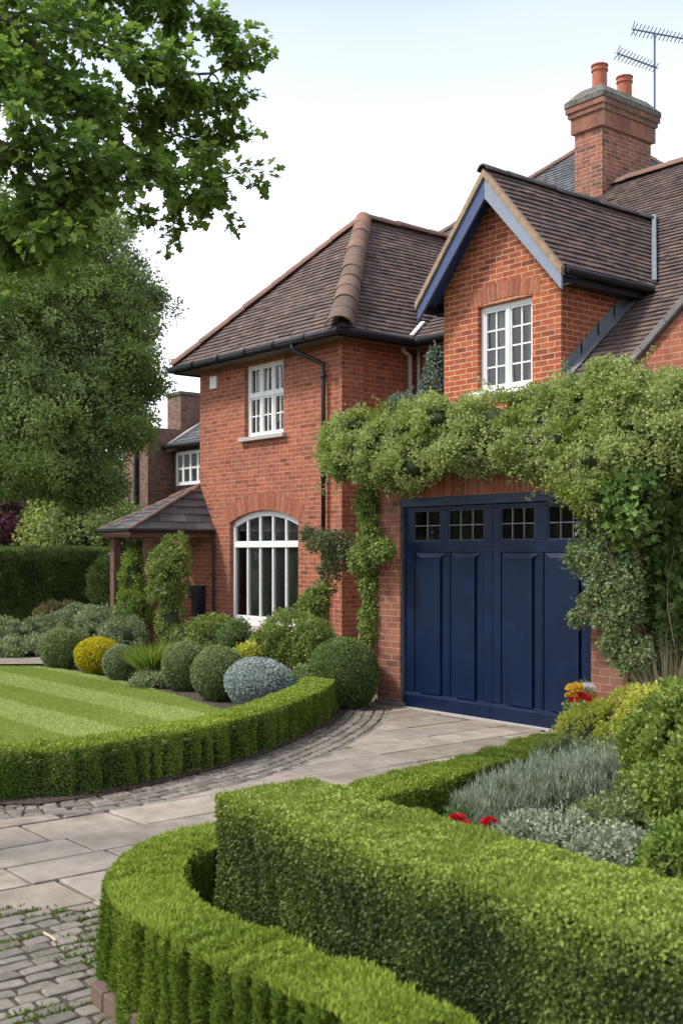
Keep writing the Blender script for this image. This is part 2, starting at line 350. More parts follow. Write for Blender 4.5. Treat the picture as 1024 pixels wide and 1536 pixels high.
def hedge(name, label, path, w, h, n, size, aspect, mat, rib=0, ribp=.2, up=.3, rough=.02, rad=.06, topshade=.5, group=None, cat='hedge', core=.035, taper=None, tipn=0, tipsize=.03, shape=QUAD):
    c = np.array([list(p)[:2] for p in catmull([Vector((p[0],p[1],0)) for p in path])])
    seg = np.linalg.norm(np.diff(c, axis=0), axis=1); s = np.r_[0, np.cumsum(seg)]; Lh = s[-1]
    root = thing(name, label, cat, (c[len(c)//2][0], c[len(c)//2][1], 0), group)
    def frame(u):
        x = np.interp(u, s, c[:,0]); y = np.interp(u, s, c[:,1])
        e = .03; x2 = np.interp(np.clip(u+e,0,Lh), s, c[:,0]) - np.interp(np.clip(u-e,0,Lh), s, c[:,0]); y2 = np.interp(np.clip(u+e,0,Lh), s, c[:,1]) - np.interp(np.clip(u-e,0,Lh), s, c[:,1])
        l = np.hypot(x2,y2)+1e-9; return x, y, x2/l, y2/l
    def place(u, a, z):     # rounded box section; u along, a across, z up
        qa = np.clip(a, -w/2+rad, w/2-rad); qz = np.minimum(z, h-rad); qu = np.clip(u, rad, Lh-rad)
        d = np.stack([u-qu, a-qa, z-qz], 1); l = np.linalg.norm(d, axis=1); dn = d/np.maximum(l,1e-6)[:,None]
        k = np.minimum(l, rad)/np.maximum(l,1e-6)
        uu, aa, zz = qu+d[:,0]*k, qa+d[:,1]*k, qz+d[:,2]*k
        return uu, aa, zz, dn
    perim = 2*h + w; A = perim*Lh; Ae = 2*w*h; ne = int(n*Ae/(A+Ae))
    t = rng.random(n)*perim; u = rng.random(n)*Lh
    a = np.where(t < h, -w/2, np.where(t < h+w, t-h-w/2, w/2)); z = np.where(t < h, t, np.where(t < h+w, h, t-h-w))
    nrm = np.stack([np.zeros(n), np.where(t<h,-1.,np.where(t<h+w,0.,1.)), np.where((t>=h)&(t<h+w),1.,0.)],1)
    if ne:
        u[:ne] = np.where(rng.random(ne) < .5, 0., Lh); a[:ne] = (rng.random(ne)-.5)*w; z[:ne] = rng.random(ne)*h
        nrm[:ne] = np.stack([np.where(u[:ne] == 0, -1., 1.), np.zeros(ne), np.zeros(ne)], 1)
    u, a, z, dn = place(u, a, z); nrm = np.where(np.linalg.norm(dn,axis=1,keepdims=True) > .5, dn, nrm)
    side = np.sqrt(np.clip(1-nrm[:,2]**2, 0, 1))
    Q = np.stack([u, a*1.0, z], 1)
    disp = rough*lump(Q, 9.) + rough*.5*lump(Q+3, 28.)
    if rib:
        ph = u/ribp + .38*np.sin(u*3.1/max(ribp*5,.5)) + .25*np.sin(u*9.7) + np.where(a > 0, .4, 0)
        fr_ = ph - np.floor(ph); gd = np.minimum(fr_, 1-fr_); prof = .75*(1-np.exp(-(gd/.15)**2)) + .25*np.sin(PI*fr_)
        amp = .6+.8*((np.floor(ph)*.618) % 1)
        disp += rib*(prof-.9)*(.3+.7*side)*amp
    deep = rng.random(n)**2*.03
    Q2 = Q + nrm*(disp-deep)[:,None]
    x, y, tx, ty = frame(np.clip(Q2[:,0],0,Lh)); ex = Q2[:,0]-np.clip(Q2[:,0],0,Lh)
    P = np.stack([x + tx*ex - ty*Q2[:,1], y + ty*ex + tx*Q2[:,1], np.maximum(Q2[:,2], .005)], 1)
    NN = unit(np.stack([tx*nrm[:,0] - ty*nrm[:,1], ty*nrm[:,0] + tx*nrm[:,1], nrm[:,2]], 1))
    D = unit(.6*NN + .8*rdir(n) + np.array([0,0,up]))
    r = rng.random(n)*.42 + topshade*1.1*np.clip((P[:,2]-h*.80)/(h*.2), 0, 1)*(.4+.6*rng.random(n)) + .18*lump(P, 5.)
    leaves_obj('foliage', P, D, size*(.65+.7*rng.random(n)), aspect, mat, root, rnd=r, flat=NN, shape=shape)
    if tipn:      # young shoots standing up from the top
        u = rng.random(tipn)*Lh; a = (rng.random(tipn)-.5)*w*1.0; x, y, tx, ty = frame(u)
        z = h + rough*lump(np.stack([u,a,a],1), 9.) - .02
        P = np.stack([x-ty*a, y+tx*a, z], 1); D = unit(np.array([0,0,1.]) + .5*rdir(tipn))
        leaves_obj('young_shoots', P, D, tipsize*(.5+rng.random(tipn)), .28, mat, root, rnd=.6+.5*rng.random(tipn))
    # solid twiggy core
    mb = MB(); ns = max(6, int(Lh/.05)); core = max(core, rib*1.25 if rib else 0); kw = w/2-core; hh = h-core; sec = [(-kw,0),(-kw,hh*.8),(-kw*.8,hh),(kw*.8,hh),(kw,hh*.8),(kw,0)]
    us = np.linspace(core, Lh-core, ns); x, y, tx, ty = frame(us)
    vs = [(x[i]-ty[i]*aa, y[i]+tx[i]*aa, zz) for i in range(ns) for aa, zz in sec]; k = 6
    mb.add(vs, [(i*k+j, (i+1)*k+j, (i+1)*k+j+1, i*k+j+1) for i in range(ns-1) for j in range(k-1)] + [tuple(range(k)), tuple(range((ns-1)*k, ns*k))[::-1]])
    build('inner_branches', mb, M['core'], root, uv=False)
    return root
# ================================================================== THE GROUND
def sheet(name, pts, z, mat, kind='structure', div=0):
    mb = MB(); mb.add([(p[0],p[1],z) for p in pts], [tuple(range(len(pts)))]); o = build(name, mb, mat, org=(0,0,0)); tag(o, kind=kind); return o
m, nt, b = newmat('rough ground'); nf = noise(nt, .6, 6, .7)
nt.links.new(mixc(nt, ramp(nt, nf, .35, .65), (.05,.07,.02), (.075,.06,.035)), b.inputs['Base Color']); b.inputs['Roughness'].default_value = 1
bump(nt, b, noise(nt, 20, 5, .7), .8, .03); M['ground'] = m
sheet('ground', [(-500,-500),(500,-500),(500,500),(-500,500)], -.03, M['ground'])
# paved bed under the drive
m, nt, b = newmat('jointing'); nt.links.new(mixc(nt, ramp(nt, noise(nt, 7, 6, .7), .4, .65), (.045,.037,.03), (.085,.072,.055)), b.inputs['Base Color']); b.inputs['Roughness'].default_value = 1
bump(nt, b, noise(nt, 120, 4, .7), .6, .01); M['joint'] = m
sheet('driveway_bed', [(-13.5,-3),(3,-3),(3,11.2),(-13.5,11.2)], -.022, M['joint'])
HL = [G(-160,1222), G(0,1200), G(120,1192), G(240,1168), G(340,1145), G(430,1112), G(490,1080), G(517,1050)]   # front foot of the lawn hedge
HLc = catmull([Vector((p.x,p.y,0)) for p in HL], .1)
def dist_hl(x, y):
    best = 9; 
    for p in HLc:
        d = math.hypot(p.x-x, p.y-y)
        if d < best: best = d; bp_ = p
    return best
def side_ok(x, y): return True
def infront(x, y):     # east of the lawn hedge line?
    bi = min(range(len(HLc)-1), key=lambda i: (HLc[i].x-x)**2+(HLc[i].y-y)**2)
    t = HLc[min(bi+1,len(HLc)-1)]-HLc[max(bi-1,0)]; return t.x*(y-HLc[bi].y)-t.y*(x-HLc[bi].x) < 0
def clip(poly, nrm, c):     # keep nrm.p <= c
    out = []
    for i in range(len(poly)):
        a, b_ = poly[i], poly[(i+1)%len(poly)]; da, db = nrm[0]*a[0]+nrm[1]*a[1]-c, nrm[0]*b_[0]+nrm[1]*b_[1]-c
        if da <= 0: out.append(a)
        if (da < 0 < db) or (db < 0 < da):
            t = da/(da-db); out.append((a[0]+(b_[0]-a[0])*t, a[1]+(b_[1]-a[1])*t))
    return out
def slab(mb, poly, z, th, bev, r=None, jit=0):
    if len(poly) < 3: return
    cx = sum(p[0] for p in poly)/len(poly); cy = sum(p[1] for p in poly)/len(poly)
    def ins(p, d):
        l = math.hypot(p[0]-cx, p[1]-cy)+1e-6; return (p[0]+(cx-p[0])*d/l*1.3, p[1]+(cy-p[1])*d/l*1.3)
    n = len(poly); tl = [(random.random()-.5)*jit for _ in range(2)]
    zz = lambda p: z + tl[0]*(p[0]-cx) + tl[1]*(p[1]-cy)
    vs = [(p[0],p[1],zz(p)-th) for p in poly] + [(p[0],p[1],zz(p)-bev*.6) for p in poly] + [(*ins(p,bev),zz(p)) for p in poly]
    fs = [(i,(i+1)%n,(i+1)%n+n,i+n) for i in range(n)] + [(i+n,(i+1)%n+n,(i+1)%n+2*n,i+2*n) for i in range(n)] + [tuple(range(2*n,3*n))]
    mb.add(vs, fs, r)
mb = MB(); x = -13.2; k = 0
while x < 2.4:
    wd = random.uniform(.33,.52); y = -2.5 + random.random()*.8
    while y < 8.84:
        ln = random.uniform(.5,1.1); y1 = min(y+ln, 8.84); cx_, cy_ = x+wd/2, (y+y1)/2; R_, F_ = toRF(cx_, cy_)
        corners = [(x+.010,y+.010),(x+wd-.010,y+.010),(x+wd-.010,y1-.010),(x+.010,y1-.010)]
        corners = [(p[0]+random.gauss(0,.005), p[1]+random.gauss(0,.006)) for p in corners]
        if y1-y > .15 and F_ < 15 and abs(R_) < 6:
            pl = corners
            # trimmed along the cobble line and along the setts
            pl = clip(pl, (CA,-SA), -5.72+.05*math.sin(x*7))
            if len(pl) >= 3:
                ok = all(infront(*p) and dist_hl(*p) > .62 for p in pl)
                near = min(dist_hl(*p) for p in pl)
                if near < .62 or not all(infront(*p) for p in pl):
                    bi = min(HLc, key=lambda q: (q.x-cx_)**2+(q.y-cy_)**2); i0 = HLc.index(bi)
                    t = (HLc[min(i0+2,len(HLc)-1)]-HLc[max(i0-2,0)]).normalized(); nrm = (-t.y, t.x)   # towards the lawn
                    pl = clip(pl, nrm, nrm[0]*bi.x+nrm[1]*bi.y-.62)
                if len(pl) >= 3: slab(mb, pl, 0+random.gauss(0,.0015), .03, .006, jit=.008)
        y = y1
    x += wd
tag(build('driveway', mb, M['slab'], org=(-6,5,0)), kind='structure')
# setts along the lawn hedge, following its curve, and the cobbles nearest the camera
mb = MB(); path = catmull([Vector((p.x,p.y,0)) for p in HL+[G(560,1045), G(640,1058)]], .02)
sL = [0]
for i in range(1, len(path)): sL.append(sL[-1]+(path[i]-path[i-1]).length)
def at(u):
    i = min(len(path)-2, max(0, int(np.searchsorted(sL, u))-1)); t = (path[i+1]-path[i]).normalized(); return path[i]+t*(u-sL[i]), t
for row in range(-2, 6):
    u = random.random()*.1
    while u < sL[-1]-.2:
        l = random.uniform(.09,.18); q = []
        for uu, o_ in ((u+.006,row*.11+.007+.0),(u+l-.006,row*.11+.007),(u+l-.006,row*.11+.11-.005),(u+.006,row*.11+.11-.005)):
            p, t = at(uu); q.append((p.x+t.y*o_+random.gauss(0,.004), p.y-t.x*o_+random.gauss(0,.004)))
        slab(mb, q, -.006+random.gauss(0,.002), .02, .014, jit=.05); u += l
tag(build('sett_border', mb, M['sett'], org=(-8,5,0)), kind='structure')
mb = MB(); x = -8.2; mossp = []
while x < -1.5:
    wd = random.uniform(.075,.105); y = -.6+random.random()*.2
    while y < 4.2:
        l = random.uniform(.11,.185); R_, F_ = toRF(x+wd/2, y+l/2)
        if 2.6 < F_ < 5.72 and R_ > -3.2 and R_ < .3:
            wob = .02*math.sin(y*2.1)+.012*math.sin(y*5+x)
            c = [(x+wob+.008,y+.007),(x+wob+wd-.008,y+.007),(x+wob+wd-.008,y+l-.007),(x+wob+.008,y+l-.007)]
            c = [(p[0]+random.gauss(0,.006), p[1]+random.gauss(0,.007)) for p in c]
            # clip the corners a little: hand-cut stones
            q = []
            for i in range(4):
                a, b_, d_ = Vector(c[i]), Vector(c[i-1]), Vector(c[(i+1)%4]); cc_ = .009
                q += [tuple(a+(b_-a).normalized()*cc_), tuple(a+(d_-a).normalized()*cc_)]
            if infront(x, y): slab(mb, q, random.gauss(-.003,.0025), .03, .0065, jit=.05)
            mossp.append((x+wob, y)); mossp.append((x+wob, y+l*.5))
        y += l
    x += wd
tag(build('cobble_paving', mb, M['sett'], org=(-5,2,0)), kind='structure')
sheet('cobble_bed', [tuple(RF(*q))[:2] for q in ((-3.4,5.74),(.2,5.74),(.2,2.4),(-3.4,2.4))], -.011, M['joint'])
# moss and small weeds in the cobble joints
M['moss'] = leaf_mat('joint weeds', (.07,.13,.02), (.20,.30,.05), .3)
mp = np.array(mossp); mz = lump(np.c_[mp, mp[:,:1]*0], 3.2) + lump(np.c_[mp, mp[:,:1]*0], 9.)*.6; mp = mp[mz > -.35]
P = np.repeat(mp, 46, axis=0); n = len(P); P = np.c_[P + rng.normal(size=(n,2))*np.array([.010,.05]), np.full(n, -.010)]
tag(leaves_obj('joint_weeds', P, np.array([0,0,.8])+.9*rdir(n), .027*(.3+rng.random(n)), .28, M['moss'], org=(-5,2,0)), 'low green weeds and moss in the cobble joints', 'weeds', kind='stuff')
k_ = 2600; LPt = []
for _ in range(k_):
    p, t = at(random.random()*sL[-1]); o_ = abs(random.gauss(0,.16))-.05; LPt.append((p.x+t.y*o_, p.y-t.x*o_, .008))
tag(leaves_obj('leaf_litter', np.array(LPt), rdir(k_)*np.array([1,1,.12]), .022*(.4+rng.random(k_)), .6, leaf_mat('dry leaf litter', (.06,.035,.02), (.22,.14,.07), .1), org=(-8,5,0), flat=np.tile(np.array([[0,0,1.]]),(k_,1))), 'brown leaf litter scattered along the foot of the curved box hedge', 'leaf litter', kind='stuff')
tag(build('twig', (lambda q: (q.tube([G(66,1399,.01), G(76,1404,.02), G(84,1411,.012)], .006, 5), q)[1])(MB()), plain('pale twig', (.5,.4,.28), .9), org=G(75,1405)), 'small pale broken twig lying on the cobbles', 'twig')
# lawn
lawn = [G(-260,998), G(-60,998), G(60,1000), G(110,1006), G(185,1022), G(262,1042), G(345,1068), G(430,1086), G(500,1052)] 
HLb = [(p.x,p.y) for p in HLc[::-4]]
lawnpoly = [(p.x,p.y) for p in lawn[:7]] + [(p[0]-.25,p[1]) for p in HLb if p[1] < 6.6]
lawnpoly += [(G(-260,1215).x-.3, G(-260,1215).y)]
m, nt, b = newmat('lawn turf'); L = nt.links
tc = N(nt, 'ShaderNodeTexCoord'); sp = N(nt, 'ShaderNodeSeparateXYZ'); L.new(tc.outputs['Object'], sp.inputs[0])
L.new(mixc(nt, ramp(nt, noise(nt, 3, 6, .7), .3, .7), (.16,.23,.05), (.24,.31,.09)), b.inputs['Base Color']); b.inputs['Roughness'].default_value = .9
bump(nt, b, noise(nt, 150, 4, .8), .8, .01); M['lawn'] = m
sheet('lawn', lawnpoly, -.008, M['lawn'])
def in_poly(P, poly):
    c = np.zeros(len(P), bool); j = len(poly)-1
    for i in range(len(poly)):
        xi, yi = poly[i]; xj, yj = poly[j]
        c ^= ((yi > P[:,1]) != (yj > P[:,1])) & (P[:,0] < (xj-xi)*(P[:,1]-yi)/(yj-yi+1e-12)+xi); j = i
    return c
lp = np.array(lawnpoly); P = lp.min(0) + rng.random((420000,2))*(lp.max(0)-lp.min(0)); P = P[in_poly(P, lawnpoly)]
R_, F_ = P[:,0]*SA+P[:,1]*CA, -P[:,0]*CA+P[:,1]*SA; P = P[(R_/F_ > -.34)][:190000]
n = len(P); stripe = np.where(np.sin(P[:,1]*2*PI/1.25+.4+.05*lump(np.c_[P,P[:,:1]*0],2.)) > 0, 1., -1.)
D = unit(np.array([0,0,1.]) + .45*rdir(n) + stripe[:,None]*np.array([-.7,0,0]))
M['grass'] = leaf_mat('grass blades', (.25,.33,.07), (.50,.57,.20), .35, .55)
gr = leaves_obj('lawn_grass', np.c_[P, np.full(n,-.01)], D, .032*(.6+.7*rng.random(n)), .22, M['grass'], org=(-12,6,0), rnd=rng.random(n)*.5+.25+.18*stripe+.12*lump(np.c_[P,P[:,:1]*0],1.7))
tag(gr, 'short striped lawn grass inside the curved box hedge', 'grass', kind='stuff')
# planting beds (soil)
sheet('flower_bed', [(p.x,p.y) for p in (G(-250,985), G(60,996), G(110,1003), G(185,1020), G(262,1040), G(345,1066), G(440,1100), G(520,1070), G(566,1048))]+[(-9.9,8.9),(-10.4,11.24),(-18.9,11.24),(-26,11.24)], -.014, M['soil'])
sheet('hedge_soil', [(p.x,p.y) for p in (G(-200,1222),G(0,1207),G(60,1206),G(120,1197),G(180,1187),G(240,1174),G(290,1161),G(340,1149),G(390,1133),G(430,1117),G(500,1084),G(526,1060),G(480,1040),G(300,1080),G(0,1130),G(-200,1150))], .003, M['soil'])
sheet('right_bed', [tuple(RF(*q))[:2] for q in ((-.75,5.9),(-.95,5.4),(-1.0,4.7),(-.72,4.15),(-.15,3.6),(.3,2.6),(3.2,2.0),(5.5,6),(5.4,9.5),(2.9,10.2),(1.95,9.0),(1.1,7.9),(.3,7.1),(-.3,6.4))], .006, M['soil'])
sheet('path', [(p.x,p.y) for p in (G(-250,986), G(60,986), G(66,996), G(-250,998))], .004, M['slab'])

# ================================================================== THE HOUSE
house = thing('brick_house', 'large red brick house with hipped roof, front gable, chimney and navy double garage doors', 'house', (-12,11.25,0))
def clip2(subj, poly):     # Sutherland-Hodgman, poly convex ccw
    out = subj
    for i in range(len(poly)):
        a, b_ = poly[i], poly[(i+1)%len(poly)]; nx, ny = (b_[1]-a[1]), -(b_[0]-a[0])
        out = clip(out, (nx,ny), nx*a[0]+ny*a[1])
        if len(out) < 3: return []
    return out
def tiles(mb, poly, gauge=.115, tw=.175, th=.024, irr=.0025):
    """lap individual roof tiles over a planar convex polygon; poly[0]->poly[1] is the eave, left to right seen from outside"""
    p = [Vector(q) for q in poly]; u = (p[1]-p[0]).normalized(); nr = Vector((0,0,0))
    for i in range(1, len(p)-1): nr += (p[i]-p[0]).cross(p[i+1]-p[0])
    nr.normalize(); 
    if nr.z < 0: nr = -nr
    v = nr.cross(u); P2 = [((q-p[0]).dot(u), (q-p[0]).dot(v)) for q in p]
    ar = sum(P2[i][0]*P2[(i+1)%len(P2)][1]-P2[(i+1)%len(P2)][0]*P2[i][1] for i in range(len(P2)))
    if ar < 0: P2 = P2[::-1]
    umin, umax = min(a[0] for a in P2), max(a[0] for a in P2); vmax = max(a[1] for a in P2)
    mb.add([p[0]+u*a+v*b_-nr*.012 for a, b_ in P2], [tuple(range(len(P2)))], .2)
    row = 0; vv = -.0
    sag = random.random()*6
    while vv < vmax:
        uu = umin - (row%2)*tw/2 - random.random()*.02; band = random.gauss(0,.06)
        while uu < umax:
            w_ = tw*random.uniform(.93,1.07); g0 = .0025
            q = clip2([(uu+g0,vv+random.gauss(0,irr)),(uu+w_-g0,vv+random.gauss(0,irr)),(uu+w_-g0,vv+gauge*1.02),(uu+g0,vv+gauge*1.02)], P2)
            if len(q) >= 3:
                lift = th*random.uniform(.85,1.25)+max(0,random.gauss(0,.002)); n = len(q); tilt = random.gauss(0,.012)
                wv = .008*math.sin(uu*1.9+sag)+.005*math.sin(vv*4+uu*.7+sag)
                top = [p[0]+u*a+v*b_+nr*(wv+lift*(1-min(1,max(0,(b_-vv)/(gauge*1.02)))*.85)+tilt*(a-uu-w_/2)+.004) for a, b_ in q]
                bot = [p[0]+u*a+v*b_-nr*.01 for a, b_ in q]
                mb.add(top+bot, [tuple(range(n))]+[(i,i+n,(i+1)%n+n,(i+1)%n) for i in range(n)], min(1,max(0,random.gauss(.5,.24)+band)))
            uu += w_
        vv += gauge; row += 1
def hips(mb, p, q, rad=.13, seg=.34, arc=PI*.95, fl=0.0, r1=None):
    rbase = rad
    p, q = Vector(p), Vector(q); t = (q-p).normalized(); Ln = (q-p).length; k = max(1, round(Ln/seg)); sd = t.cross(Vector((0,0,1))).normalized(); up = sd.cross(t)
    for i in range(k):
        rad = rbase+((r1 or rbase)-rbase)*i/k; a, b_ = p+t*(Ln*i/k-.02), p+t*(Ln*(i+1)/k+.02); ra, rb = rad*(1.05+random.uniform(-.02,.03)), rad*.96
        if i == 0 and fl: ra *= 1+fl
        vs = []; n = 14; jj = Vector((random.gauss(0,.004),random.gauss(0,.004),random.gauss(0,.004)))
        for e, rr in ((a,ra),(b_,rb),(a,ra-.02),(b_,rb-.02)):
            for j in range(n+1):
                th = PI/2 + arc*(j/n-.5); vs.append(e+jj+(sd*math.cos(th)+up*math.sin(th))*rr - up*rad*.35)
        m_ = n+1; fs = [(j,j+1,m_+j+1,m_+j) for j in range(n)]+[(j,2*m_+j,2*m_+j+1,j+1) for j in range(n)]+[(m_+j,m_+j+1,3*m_+j+1,3*m_+j) for j in range(n)]
        mb.add(vs, fs, min(1,max(0, .15+.75*(i/k)**2+random.gauss(0,.15))))
def wallbox(x0,x1,y0,y1,z0,z1,mat=None,name='wall',cuts=()):
    mb = MB(); mb.box(x0,x1,y0,y1,z0,z1); o = build(name, mb, mat or M['brick'], house)
    if cuts: cut(o, cuts)
    return o
def boxm(*a): q = MB(); q.box(*a); return q
# ---- left wing walls
AX0, AX1, AZ0, ASP, ARI = -17.0, -14.97, .5, 2.32, .2
def arcpts(x0, x1, zs, rise, n=14, off=0.0):
    c = (x0+x1)/2; h = (x1-x0)/2; r = (h*h+rise*rise)/(2*rise); zc = zs+rise-r; a0 = math.asin(h/r)
    return [(c+(r+off)*math.sin(-a0+2*a0*i/n), zc+(r+off)*math.cos(-a0+2*a0*i/n)) for i in range(n+1)]
arcut = MB(); ap = arcpts(AX0, AX1, ASP, ARI)
arcut.prism([(AX0,11.0,AZ0)]+[(a,11.0,z) for a, z in ap]+[(AX1,11.0,AZ0)], (0,.7,0))
wallbox(-18.0,-13.8,11.25,11.5,-.1,5.32, cuts=[arcut, boxm(-16.53,-15.38,11,11.7,3.8,5.06)])
wallbox(-14.05,-13.802,11.5,19,-.1,5.32); wallbox(-18.0,-17.75,11.5,19,-.1,5.32); wallbox(-18.0,-13.8,19,19.2,-.1,5.3)
wallbox(-13.8,-11.3,12.78,13.0,-.1,5.3)
# slim brick pilaster at the wing's right corner
wallbox(-13.80,-13.74,11.18,11.62,-.1,5.2)
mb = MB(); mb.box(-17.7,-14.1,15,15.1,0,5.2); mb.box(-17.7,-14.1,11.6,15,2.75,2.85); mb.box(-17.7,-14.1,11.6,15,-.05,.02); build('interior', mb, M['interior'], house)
# arch of gauged bricks
def arch(name, x0, x1, zs, rise, depth, Y, n, proud=.004, flat=False):
    mb = MB(); c = (x0+x1)/2; h = (x1-x0)/2; r = (h*h+rise*rise)/(2*rise); zc = zs+rise-r; a0 = math.asin(h/r)*1.0
    ex = .06/r
    for i in range(n):
        a, b_ = -a0-ex+(2*a0+2*ex)*i/n+.0022*2.7/r, -a0-ex+(2*a0+2*ex)*(i+1)/n-.0022*2.7/r
        pr = proud+random.random()*.003
        pts = [(c+rr*math.sin(t), Y-pr, zc+rr*math.cos(t)) for rr, t in ((r,a),(r,b_),(r+depth,b_),(r+depth,a))]
        mb.prism(pts, (0,.06,0))
    o = build(name, mb, M['arch'], house); 
    mm = MB(); aa = [(c+rr*math.sin(t), Y-.002, zc+rr*math.cos(t)) for rr, ts in ((r+.001,[-a0-ex+(2*a0+2*ex)*k/16 for k in range(17)]),(r+depth-.004,[a0+ex-(2*a0+2*ex)*k/16 for k in range(17)])) for t in ts]
    mm.prism(aa, (0,.03,0)); build('mortar_bed', mm, M['mortar'], o)
    return o
arch('window_arch', AX0, AX1, ASP+.003, ARI, .30, 11.25, 34)
arch('window_arch', -16.53, -15.38, 5.063, .02, .10, 11.25, 18) if False else None
# ---- windows
def window(X0, X1, z0, z1, Y, sashes, rows, barw=.022, frame=.055, sillw=.05, label=None, trans=None, cols=2, curtain=False, sill='white', rows_top=1):
    """sashes: count across; trans: height of transom (z); rows: bars below"""
    mb = MB(); d0, d1 = Y+.07, Y+.15
    mb.box(X0,X0+frame,d0,d1,z0,z1); mb.box(X1-frame,X1,d0,d1,z0,z1); mb.box(X0+frame,X1-frame,d0,d1,z1-frame,z1); mb.box(X0+frame,X1-frame,d0,d1,z0,z0+frame)
    w = (X1-X0-2*frame)/sashes
    if trans: mb.box(X0+frame,X1-frame,d0-.012,d1,trans-.03,trans+.03)
    for s in range(1, sashes): mb.box(X0+frame+w*s-.028,X0+frame+w*s+.028,d0-.004,d1,z0+frame,z1-frame)
    wo = build('window', mb, M['white'], house, bevel=.004)
    if label: wo['label'] = label
    g = MB(); gb = MB()
    bands = [(z0+frame, trans-.03, rows), (trans+.03, z1-frame, rows_top)] if trans else [(z0+frame, z1-frame, rows)]
    for s in range(sashes):
        a, b_ = X0+frame+w*s+.026, X0+frame+w*(s+1)-.026
        if s == 0: a = X0+frame
        if s == sashes-1: b_ = X1-frame
        for lo, hi, nr in bands:
            st = .03
            gb.box(a,a+st,d0+.01,d1-.01,lo,hi); gb.box(b_-st,b_,d0+.01,d1-.01,lo,hi); gb.box(a+st,b_-st,d0+.01,d1-.01,lo,lo+st); gb.box(a+st,b_-st,d0+.01,d1-.01,hi-st,hi)
            for c in range(1, cols): xx = a+st+(b_-a-2*st)*c/cols; gb.box(xx-barw/2,xx+barw/2,d0+.02,d1-.02,lo+st,hi-st)
            for r in range(1, nr): zz = lo+st+(hi-lo-2*st)*r/nr; gb.box(a+st,b_-st,d0+.022,d1-.022,zz-barw/2,zz+barw/2)
            for c in range(cols):
                for r in range(nr):
                    xa, xb = a+st+(b_-a-2*st)*c/cols, a+st+(b_-a-2*st)*(c+1)/cols; za, zb = lo+st+(hi-lo-2*st)*r/nr, lo+st+(hi-lo-2*st)*(r+1)/nr
                    j, j2 = random.gauss(0,.003), random.gauss(0,.003)
                    g.add([(xa,d0+.04+j+j2,za),(xb,d0+.04-j+j2,za),(xb,d0+.04-j-j2,zb),(xa,d0+.04+j-j2,zb)], [(0,1,2,3)])
    build('glazing_bars', gb, M['white'], wo); build('pane', g, M['glass'], wo)
    sm = MB(); sm.box(X0-.09,X1+.09,Y-.09,Y+.075,z0-.07,z0-.002); build('sill', sm, M[sill], wo, bevel=.006)
    if curtain:
        cm = MB()
        for xa, xb in ((X0+.02,X0+.30),(X1-.30,X1-.02)):
            k = 14; vs = []
            for i in range(k+1):
                xx = xa+(xb-xa)*i/k; yy = Y+.26+.03*math.sin(i*1.9); vs += [(xx,yy,z0),(xx,yy,z1)]
            cm.add(vs, [(2*i,2*i+2,2*i+3,2*i+1) for i in range(k)])
        build('curtain', cm, M['curtain'], wo, smooth=True)
    return wo
window(-16.53,-15.38,3.8,5.06,11.25,3,2,trans=4.52,curtain=True,sill='sill',label='white three-light casement window on the upper floor',rows_top=1)
# arched window
mb = MB(); d0, d1 = 11.32, 11.40; fo = arcpts(AX0, AX1, ASP, ARI, 20); fi = arcpts(AX0+.065, AX1-.065, ASP, ARI-.015, 20, 0)
fi = [(x_, z_-.085) for x_, z_ in fi]
for i in range(20): 
    (a,b_),(c,d_),(e,f),(g_,h_) = fo[i],fo[i+1],fi[i+1],fi[i]
    mb.prism([(a,d0,b_),(c,d0,d_),(e,d0,f),(g_,d0,h_)], (0,d1-d0,0))
mb.box(AX0,AX0+.065,d0,d1,AZ0,ASP); mb.box(AX1-.065,AX1,d0,d1,AZ0,ASP); mb.box(AX0+.065,AX1-.065,d0,d1,AZ0,AZ0+.16)
mb.box(AX0+.065,AX1-.065,d0-.015,d1,1.88,1.97)
wo = build('window', mb, M['white'], house, bevel=.004); wo['label'] = 'tall white arched window with five lights'
gb = MB(); g = MB(); wI = (AX1-AX0-.13)/5
def archz(x_): 
    c = (AX0+AX1)/2; h = (AX1-AX0)/2; r = (h*h+ARI*ARI)/(2*ARI); return ASP+ARI-r+math.sqrt(r*r-(x_-c)**2)-.085
for s in range(1,5): 
    xx = AX0+.065+wI*s; gb.box(xx-.02,xx+.02,d0+.006,d0+.05,AZ0+.16,1.88); gb.box(xx-.02,xx+.02,d0+.006,d0+.05,1.97,archz(xx)+.01)
for s in range(5):
    a, b_ = AX0+.065+wI*s, AX0+.065+wI*(s+1)
    for lo in (AZ0+.16, 1.97):
        hi = 1.88 if lo < 1 else 2.2
        gb.box(a+.02,b_-.02,d0+.015,d0+.045,lo,lo+.02)
    j = random.gauss(0,.003); g.add([(a,d0+.04+j,AZ0+.16),(b_,d0+.04-j,AZ0+.16),(b_,d0+.04-j,1.88),(a,d0+.04+j,1.88)], [(0,1,2,3)])
    j = random.gauss(0,.004); n_ = 6; j = 0; top = [(b_-(b_-a)*k/n_, d0+.04, archz(b_-(b_-a)*k/n_)+.01) for k in range(n_+1)]
    g.add([(a,d0+.04+j,1.97),(b_,d0+.04+j,1.97)]+top, [tuple(range(n_+3))])
build('glazing_bars', gb, M['white'], wo); build('pane', g, M['glass'], wo)
sm = MB(); sm.box(AX0-.06,AX1+.06,11.17,11.31,AZ0-.09,AZ0-.002); build('sill', sm, M['sill'], wo)
cm = MB()
for xa, xb in ((AX0-.1,AX1+.1),):
    k = 90; vs = []
    for i in range(k+1): xx = xa+(xb-xa)*i/k; yy = 11.62+.03*math.sin(i*1.3)+.02*math.sin(i*.37); vs += [(xx,yy,.3),(xx,yy,2.6)]
    cm.add(vs, [(2*i,2*i+2,2*i+3,2*i+1) for i in range(k)])
